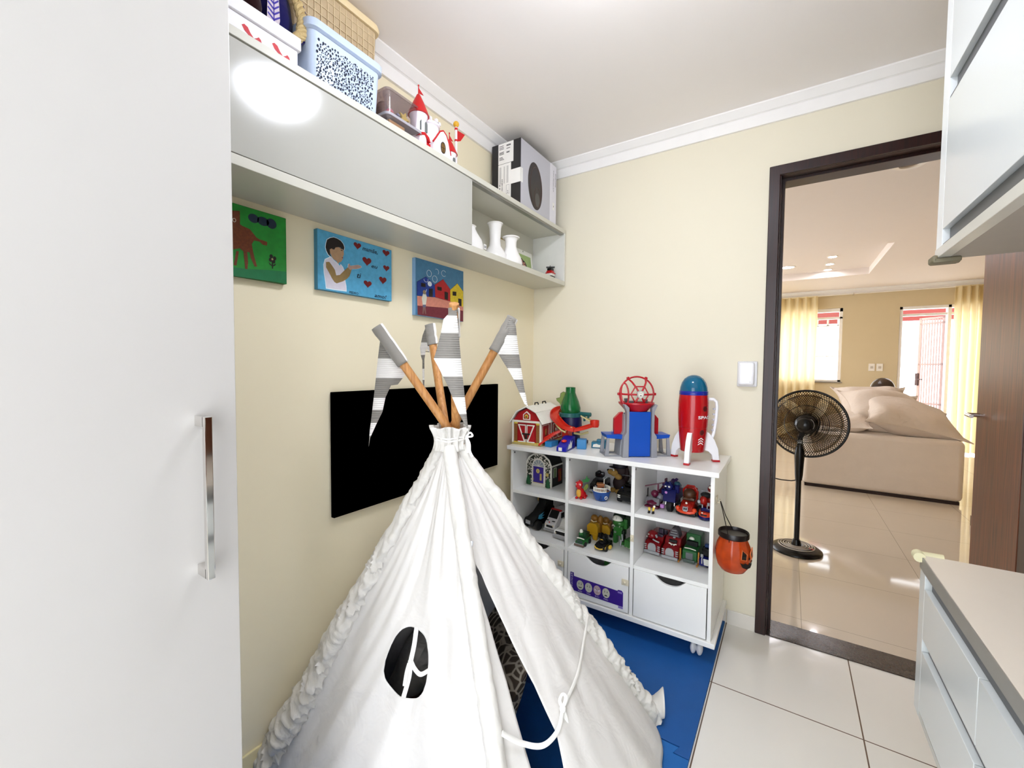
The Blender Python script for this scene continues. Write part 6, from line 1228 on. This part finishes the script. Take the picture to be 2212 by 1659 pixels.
# lower right
FRD=P('fire_red','#7d0c14',.22,var=.12,scale=40); FGR=P('fire_grey','#9a9b9d',.4)
def firetruck(label,x,y,rz,W,H,Ln,top):
    t=T('toy_fire_truck',label,'toy vehicle',(x,y,W_),rz,'toy fire trucks')
    b=MB(FRD).prism([(0,.008),(Ln,.008),(Ln,H),(.055,H),(.04,.062),(.012,.056),(0,.045)],-W/2,W/2,'yz'); b.build('body',t,bevel=.006)
    MB(FGR).box((0,-.004,.0125),(W*1.0,.012,.014),.004).build('bumper',t)
    MB(FGR).at(YF(0,.02,-.0005)).prism([(-.019,0),(.019,0),(.02,.018),(.016,.03),(.007,.036),(-.007,.036),(-.016,.03),(-.02,.018)],0,.004,'xy').build('grille',t,bevel=.001)
    b=MB(FGR)
    for s in (-1,1):
        for z in (.026,.036,.045): b.box((s*(W/2-.006),-.001,z),(.012,.004,.005),.001)
    b.build('side_vent',t)
    wind(t,W,.041,.06,.0555,H-.006,WIN,.001)
    for s in (-1,1):
        for yy in (.035,Ln-.03): wheel(t,s*(W/2-.004),yy,.016,.013)
    return t
t=firetruck('rounded red toy fire truck at the left of the lower right cubby',.813,-.235,-.1,.076,.082,.16,0)
MB(FRD).sph((-.012,.04,.083),(.024,.03,.021),18,10).build('roof_dome',t); b=MB(P('ladder_dark','#2d2030',.4)).box((.02,.07,.1),(.024,.02,.024),.004).box((.034,.09,.09),(.014,.02,.02),.003).bb((.004,.05,.07),(.034,.1,.088),.004); b.build('rear_turret',t); b=MB(FGR).tube([(.0,.01,.071),(.014,.008,.067),(.03,.012,.062)],.0035,8).box((.012,.024,.085),(.008,.006,.014),.001,rot=(0,-.4,0)); b.build('windshield_frame',t); b=MB(BWt).sph((-.022,.012,.09),(.004,.004,.003),8,6).sph((-.03,.012,.078),(.003,.003,.003),8,6); b.build('roof_light',t)
t=firetruck('red toy fire truck with grey ladder cradle and white badge, second in its row',.898,-.247,-.06,.074,.09,.17,1)
b=MB(P('ladder_grey_dark','#4a4248',.4)).prism([(-.024,.09),(.026,.09),(.018,.122),(.008,.132),(-.008,.132),(-.016,.12)],.06,.11); b.m(FGR)
for k in range(3): b.bb((-.018+k*.004,.058,.096+k*.012),(.02-k*.004,.061,.1+k*.012))
b.build('ladder_cradle',t,bevel=.002); b=MB(BWt).at(YF(.004,.066,.032)).prism([(0,-.014),(.012,-.001),(.018,-.001),(.018,.004),(.012,.004),(.004,.001),(-.004,.001),(-.012,.004),(-.018,.004),(-.018,-.001),(-.012,-.001)],0,.003,'xy'); b.m(INK).prism([(0,-.009),(.005,-.002),(-.005,-.002)],.003,.0034,'xy'); b.build('badge',t); MB(TYRE).bb((-.014,.03,.072),(.022,.045,.084),.003).build('cab_window',t); MB(FGR).box((.006,.05,.0925),(.01,.01,.006),.001).build('roof_light',t)
t=T('toy_recycling_truck','green toy recycling truck with orange forks in the lower right cubby','toy vehicle',(.981,-.232,W_),-.06); G3=P('recycling_green','#1f5a2c',.28,var=.15,scale=50); ORF=P('fork_orange','#b5762e',.4)
b=MB(G3).prism([(0,.01),(.15,.01),(.15,.11),(.07,.115),(.066,.066),(.012,.062),(0,.054)],-.033,.033,'yz'); b.build('body',t,bevel=.006); MB(P('recycling_grille','#5f6468',.4)).box((0,-.001,.034),(.032,.004,.03),.002).build('grille',t); MB(P('recycling_bumper','#4d5a54',.4)).box((0,-.004,.0115),(.05,.01,.015),.003).build('bumper',t); MB(BWt).sph((-.006,.066,.09),(.012,.008,.011),14,8,half=True).build('dome_lamp',t); MB(TYRE).bb((-.026,.048,.062),(.024,.068,.084),.003).build('cab_window',t); MB(BWt).tube([(-.024,.01,.064),(0,.005,.068),(.026,.01,.063)],.0022,8).build('windshield_frame',t)
for s in (-1,1): 
    b=MB(ORF).prism([(0,.012),(.006,.01),(.006,.06),(.0,.06)],s*.04-.003,s*.04+.003,'yz').bb((s*.04-.003,-.03,.004),(s*.04+.003,.006,.012),.001); b.build('fork_arm',t)
    for yy in (.035,.12): wheel(t,s*.029,yy,.016,.013)
t=T('toy_police_truck','navy blue toy truck with a white plate, rightmost in the lower right cubby','toy vehicle',(1.052,-.248,W_),-.1)
b=MB(P('navy_toy_truck','#0d1460',.25,var=.1)).prism([(0,.006),(.13,.006),(.13,.05),(.02,.048),(0,.036)],-.03,.03,'yz'); b.build('body',t,bevel=.008); b=MB(BKT).bb((-.022,.015,.046),(.026,.06,.085),.008); b.build('cab',t); b=MB(P('navy_light','#1f3a6e',.3)).bb((-.012,.03,.085),(.012,.05,.1),.003); b.build('roof_light',t); b=MB(P('plate_white','#d8d8d0',.4)).at(YF(.004,.016,-.0015)).prism([(-.013,.028),(.013,.028),(.009,0),(-.009,0)],0,.0015,'xy').bb((-.02,.004,0),(-.017,.03,.0015)).bb((.017,.004,0),(.02,.03,.0015)); b.build('plate',t); MB(BUMP).box((-.018,.012,.05),(.012,.008,.016),.003).build('side_mirror',t)
for s in (-1,1):
    for yy in (.03,.1): wheel(t,s*.027,yy,.014,.012)
# ---------------------------------------------------------------- seen through the doorway
SOF=fabric('sofa_beige','#dccfc2',700,.3,wr=.1); CSH=fabric('cushion_beige','#d8cabc',600,.35,wr=.5)
t=T('sofa','large low pale beige sofa with its smooth back towards the doorway','sofa',(2.09,3.2,0)); A=at0(t)
MB(SOF).at(A).bb((1.485,3.205,.028),(2.712,3.36,.595),.045,5).build('backrest',t)
MB(SOF).at(A).bb((1.485,3.34,.028),(2.712,4.25,.42),.04,4).build('seat_base',t)
MB(SOF).at(A).bb((1.55,3.36,.42),(2.70,4.2,.61),.05,5).build('seat_cushion',t)
MB(SOF).at(A).bb((2.03,3.38,.61),(2.655,4.1,.70),.035,5).build('seat_cushion',t)
b=MB(P('sofa_base_dark','#2a1712',.6)).at(A)
b.bb((1.51,3.225,.0),(2.69,4.2,.03)); b.build('base_frame',t)
def sp(label,c,w,d,h,rot,seed):
    t=T('sofa_cushion',label,'cushion',c,0,'scatter cushions on the sofa'); R=Matrix.Rotation(rot[2],4,'Z')@Matrix.Rotation(rot[1],4,'Y')@Matrix.Rotation(rot[0],4,'X')
    pillow(MB(CSH).at(R),w,d,h,seed,2.6,24,24,.12).build('cushion_cover',t,smooth=80)
    b=MB(CSH).at(R); n=40
    pts=[]
    for i in range(4*n):
        k,s=divmod(i,n); s=s/n*2-1; x,y=((s,-1),(1,s),(-s,1),(-1,-s))[k]; e=1-.10*(1-(x*y)**2)*max(abs(x),abs(y))**4+.12*(abs(x*y))**6; pts.append((x*w/2*e,y*d/2*e,0))
    b.tube(pts,.006,6,closed=True).build('piping',t)
sp('front big beige cushion slumped over the sofa back, its tip pointing right',(2.36,3.55,.765),.72,.62,.30,(.32,.20,.12),.4)
sp('second beige cushion in the slumped row, behind the front one',(2.2,3.74,.83),.66,.58,.30,(.5,.06,.15),2.1)
sp('rear beige cushion, highest in the slumped row beside the dark head planter',(2.13,3.92,.87),.62,.55,.28,(.6,-.02,.1),3.3)
sp('small beige cushion at the left by the fan grille',(1.86,3.50,.68),.42,.40,.18,(.25,-.15,-.2),5.2)
# dark round head sculpture
t=T('head_planter','dark glossy round head shaped planter behind the sofa cushions','planter',(2.43,5.5,0)); HB=P('bronze_dark','#3a2c22',.22,var=.5,scale=14)
MB(HB).lathe([(.14,0),(.16,.01),(.12,.06),(.09,.5),(.1,.75),(.13,.8)],n=28).build('pedestal',t); b=MB(HB).sph((0,0,.985),(.135,.135,.155),28,18); b.build('head_body',t,smooth=70); MB(HB).sph((-.145,-.02,.95),(.035,.03,.045),16,10).build('ear',t); b=MB(P('bronze_light','#8d7a66',.25,var=.3))
for x,z in ((-.02,.93),(.055,.925)): b.sph((x,-.118,z),(.022,.02,.03),12,8)
b.build('cheek_relief',t)
# pedestal fan, seen from behind
FX,FY=1.415,1.2
t=T('pedestal_fan','black pedestal fan seen from behind, standing in the living room doorway','fan',(FX,FY,0)); FBK=P('fan_black','#0a0a0b',.25,var=.15)
b=MB(FBK).lathe([(.148,.001),(.152,.006),(.15,.014),(.13,.028),(.1,.036),(.03,.042),(.026,.06),(.022,.075),(0,.075)],n=56); bs=b.build('base',t,smooth=50)
b=MB(P('base_ring_silver','#c9c2ba',.25,metal=.4))
for r in (.045,.06,.075,.09,.105): b.tube([(r*cos(2*PI*i/48),r*sin(2*PI*i/48),.0415-.00*r if r<.095 else .0365) for i in range(48)],.0035,6,closed=True)
b.build('base_ring',bs); b=MB(RED).box((.085,-.03,.0395),(.03,.016,.003),.001,rot=(0,.05,-.4)); b.build('base_badge',bs)
MB(FBK).cyl((0,0,.06),(0,0,.52),.0165,n=20).build('pole',t)
b=MB(FBK).lathe([(.0,.49),(.02,.49),(.024,.53),(.027,.6),(.03,.66),(.026,.70),(.018,.73),(.016,.79),(0,.79)],n=24); nk_=b.build('control_neck',t,smooth=50); MB(P('fan_label_grey','#b9b9bd',.3)).at(XF(0,0,0)).at(YF(-.014,.745,-.0182)).bb((0,0,0),(.026,.022,.0008)).build('label_plate',nk_)
az=-.13; HM=Matrix.Translation((.034,.0,.88))@Matrix.Rotation(az,4,'Z')@Matrix.Rotation(-.03,4,'X')   # fan axis: +y local away from us
b=MB(FBK).at(HM); b.lathe([(0,0),(1,1)],n=3) if False else None
prof=[(.0,-.165),(.035,-.163),(.047,-.15),(.05,-.12),(.05,-.07),(.062,-.06),(.066,-.045),(.06,-.03),(0,-.03)]
b.lathe(prof,n=32); b.v=[HM@Vec((q.x,q.z,q.y)) for q in [HM.inverted()@v for v in b.v]]; mh=b.build('motor_housing',t,smooth=50)
b=MB(P('fan_sticker','#c6c3c2',.4)); b.lathe([(.0505,-.115),(.0512,-.115),(.0512,-.085),(.0505,-.085)],n=20,a0=-.5,a1=.9); b.v=[HM@Vec((q.x,q.z,q.y)) for q in b.v]; b.build('rating_sticker',mh)
b=MB(FBK).tube([(0,0,.785),(.01,-.01,.81),(.02,-.03,.83)],.016,12); b.build('tilt_joint',t)
b=MB(FBK)
def gp(r,a,front): 
    yb=(-.03-.002) if not front else .075
    R=.222; d=((1-(r/R)**3)); y=(.012-.05*d) if not front else (.02+.06*d)
    return HM@Vec((r*cos(a),y,r*sin(a)))
for k in range(90):
    a=2*PI*k/90; b.tube([gp(r,a+.9*(1-(r/.22))*1.0,False) for r in (.055,.09,.12,.15,.18,.205,.222)],.0021,5,cap=False)
for r in (.055,.125,.19): b.tube([gp(r,2*PI*i/60,False) for i in range(60)],.0022,5,closed=True)
b.build('rear_guard',t)
b=MB(FBK)
for k in range(80):
    a=2*PI*k/80; b.tube([gp(r,a-.7*(1-(r/.22)),True) for r in (.04,.09,.14,.185,.222)],.0017,5,cap=False)
b.build('front_guard',t)
MB(FBK).tube([HM@Vec((.224*cos(2*PI*i/72),.016,.224*sin(2*PI*i/72))) for i in range(72)],.0075,8,closed=True).build('guard_ring',t,smooth=60)
for k in range(5):
    a0=2*PI*k/5+.2
    def bl_(u,v):
        r=.035+.165*v; a=a0+(u-.5)*(.5+.55*v)+.25*v; return HM@Vec((r*cos(a),.03+.03*(u-.5),r*sin(a)))
    MB(glass('smoke_blade','#d8cfc2',.04,.2)).grid(bl_,8,8).build('blade',t,solid=.002)
t2=MB(BLACK).tube([(0,.03,.485),(-.04,.04,.47),(-.1,.05,.465),(-.2,.06,.475),(-.4,.08,.47)],.004,8).build('power_cord',t)
# curtains, rod, switches
CUR=fabric('sheer_cream','#efe2bd',900,.1,wr=.05,transl=.55)
def curtain(label,x0,x1,zb,zt,nf,seed):
    t=T('curtain',label,'curtain',((x0+x1)/2,6.62,zb)); A=at0(t)
    def f(u,v): return Vec((x0+(x1-x0)*u+.012*nz(u*9,v*2,seed),6.62+.045*sin(u*nf*2*PI+.5*nz(u*3,v,seed))+.012*nz(u*8,v*3,seed+2),zb+(zt-zb)*v))
    MB(CUR).at(A).grid(f,140,14).build('curtain_cloth',t,smooth=80)
    MB(P('curtain_tape','#e9ddb8',.8)).at(A).bb((x0,6.60,zt-.01),(x1,6.655,zt+.003)).build('heading_tape',t)
curtain('sheer cream curtain drawn over the left of the barred window',.35,1.70,.03,2.49,11,1.7)
curtain('sheer cream curtain hanging at the right of the bright doorway',3.36,3.76,.03,2.50,5,4.1)
t=T('curtain_rod','thin pale curtain rod along the top of the far wall','curtain rod',(2,6.64,2.5)); MB(P('rod_white','#e9e4da',.3)).cyl((-1.9,0,0),(2.2,0,0),.012).build('rod',t); b=MB(CHROME)
for x in (.18,-1.6,2.0): b.bb((x-.01,-.012,-.02),(x+.01,.08,.014),.003)
b.build('rod_bracket',t)
for x,l in ((2.415,'left of the two white wall sockets between window and bright doorway'),(2.515,'right of the two white wall sockets between window and bright doorway')):
    t=T('wall_socket',l,'wall socket',(x+.04,6.72,1.23),0,'wall sockets'); MB(P('socket_white','#efe9dd',.4)).bb((-.04,-.012,0),(.04,0,.12),.004).build('face_plate',t); MB(P('socket_grey','#c9bfae',.4)).bb((-.018,-.015,.04),(.018,-.012,.08),.002).build('rocker',t)
# living room ceiling lights
LK=lamp('led_warm','#f8f6ff',LIVK)
def down(label,x,y,z,r):
    t=T('recessed_light',label,'ceiling light',(x,y,z),0,'recessed lights'); MB(P('light_trim_white','#f3ece2',.4)).lathe([(r*.75,.0),(r*.78,-.006),(r,-.007),(r,0)],n=32).build('trim_ring',t); MB(LK).lathe([(0,-.002),(r*.75,-.002),(r*.75,-.0005),(0,-.0005)],n=32).build('lens',t)
for k,(y,w) in enumerate(((4.45,'nearest'),(4.9,'middle'),(5.28,'farthest'))): down('%s of the three small square set lights in the ceiling tray'%w,1.75,y,LZ+.09,.055)
down('leftmost lit strip light in the ceiling tray',1.28,4.83,LZ+.09,.09)
t=T('recessed_light','round unlit recessed light in the near living room ceiling','ceiling light',(1.955,1.45,LZ),0); MB(P('light_trim_cream','#eadfd0',.4)).lathe([(.055,0),(.058,-.01),(.085,-.009),(.09,-.001),(.09,0)],n=36).build('trim_ring',t); MB(P('light_well','#8d7d6c',.5)).lathe([(0,-.001),(.055,-.001),(.055,0),(0,0)],n=30).build('reflector',t)
# ---------------------------------------------------------------- camera, world, view
cam=bpy.data.objects.new('camera',bpy.data.cameras.new('camera')); COL.objects.link(cam); SC.camera=cam
r_=(0.8351336,0.5499812,0.0085207);u_=(-0.0296119,0.0294858,0.9991265);f_=(-0.5492495,0.8346564,-0.0409106)
cam.matrix_world=Matrix(((r_[0],u_[0],-f_[0],1.344),(r_[1],u_[1],-f_[1],-2.282),(r_[2],u_[2],-f_[2],1.25),(0,0,0,1)))
cam.data.sensor_fit='HORIZONTAL'; cam.data.sensor_width=36; cam.data.lens=911.858/2212*36; cam.data.clip_start=.02; cam.data.clip_end=100
w=bpy.data.worlds.new('daylight'); SC.world=w; w.use_nodes=True; bg=w.node_tree.nodes['Background']; bg.inputs[0].default_value=(.93,.97,1.03,1); bg.inputs[1].default_value=WORLDK
SC.view_settings.view_transform='Standard'; SC.view_settings.look='None'; SC.view_settings.gamma=1; SC.view_settings.exposure=EXPO; SC.view_settings.use_curve_mapping=False
SC.cycles.max_bounces=10; SC.cycles.diffuse_bounces=6; SC.cycles.transparent_max_bounces=12; SC.cycles.sample_clamp_indirect=6
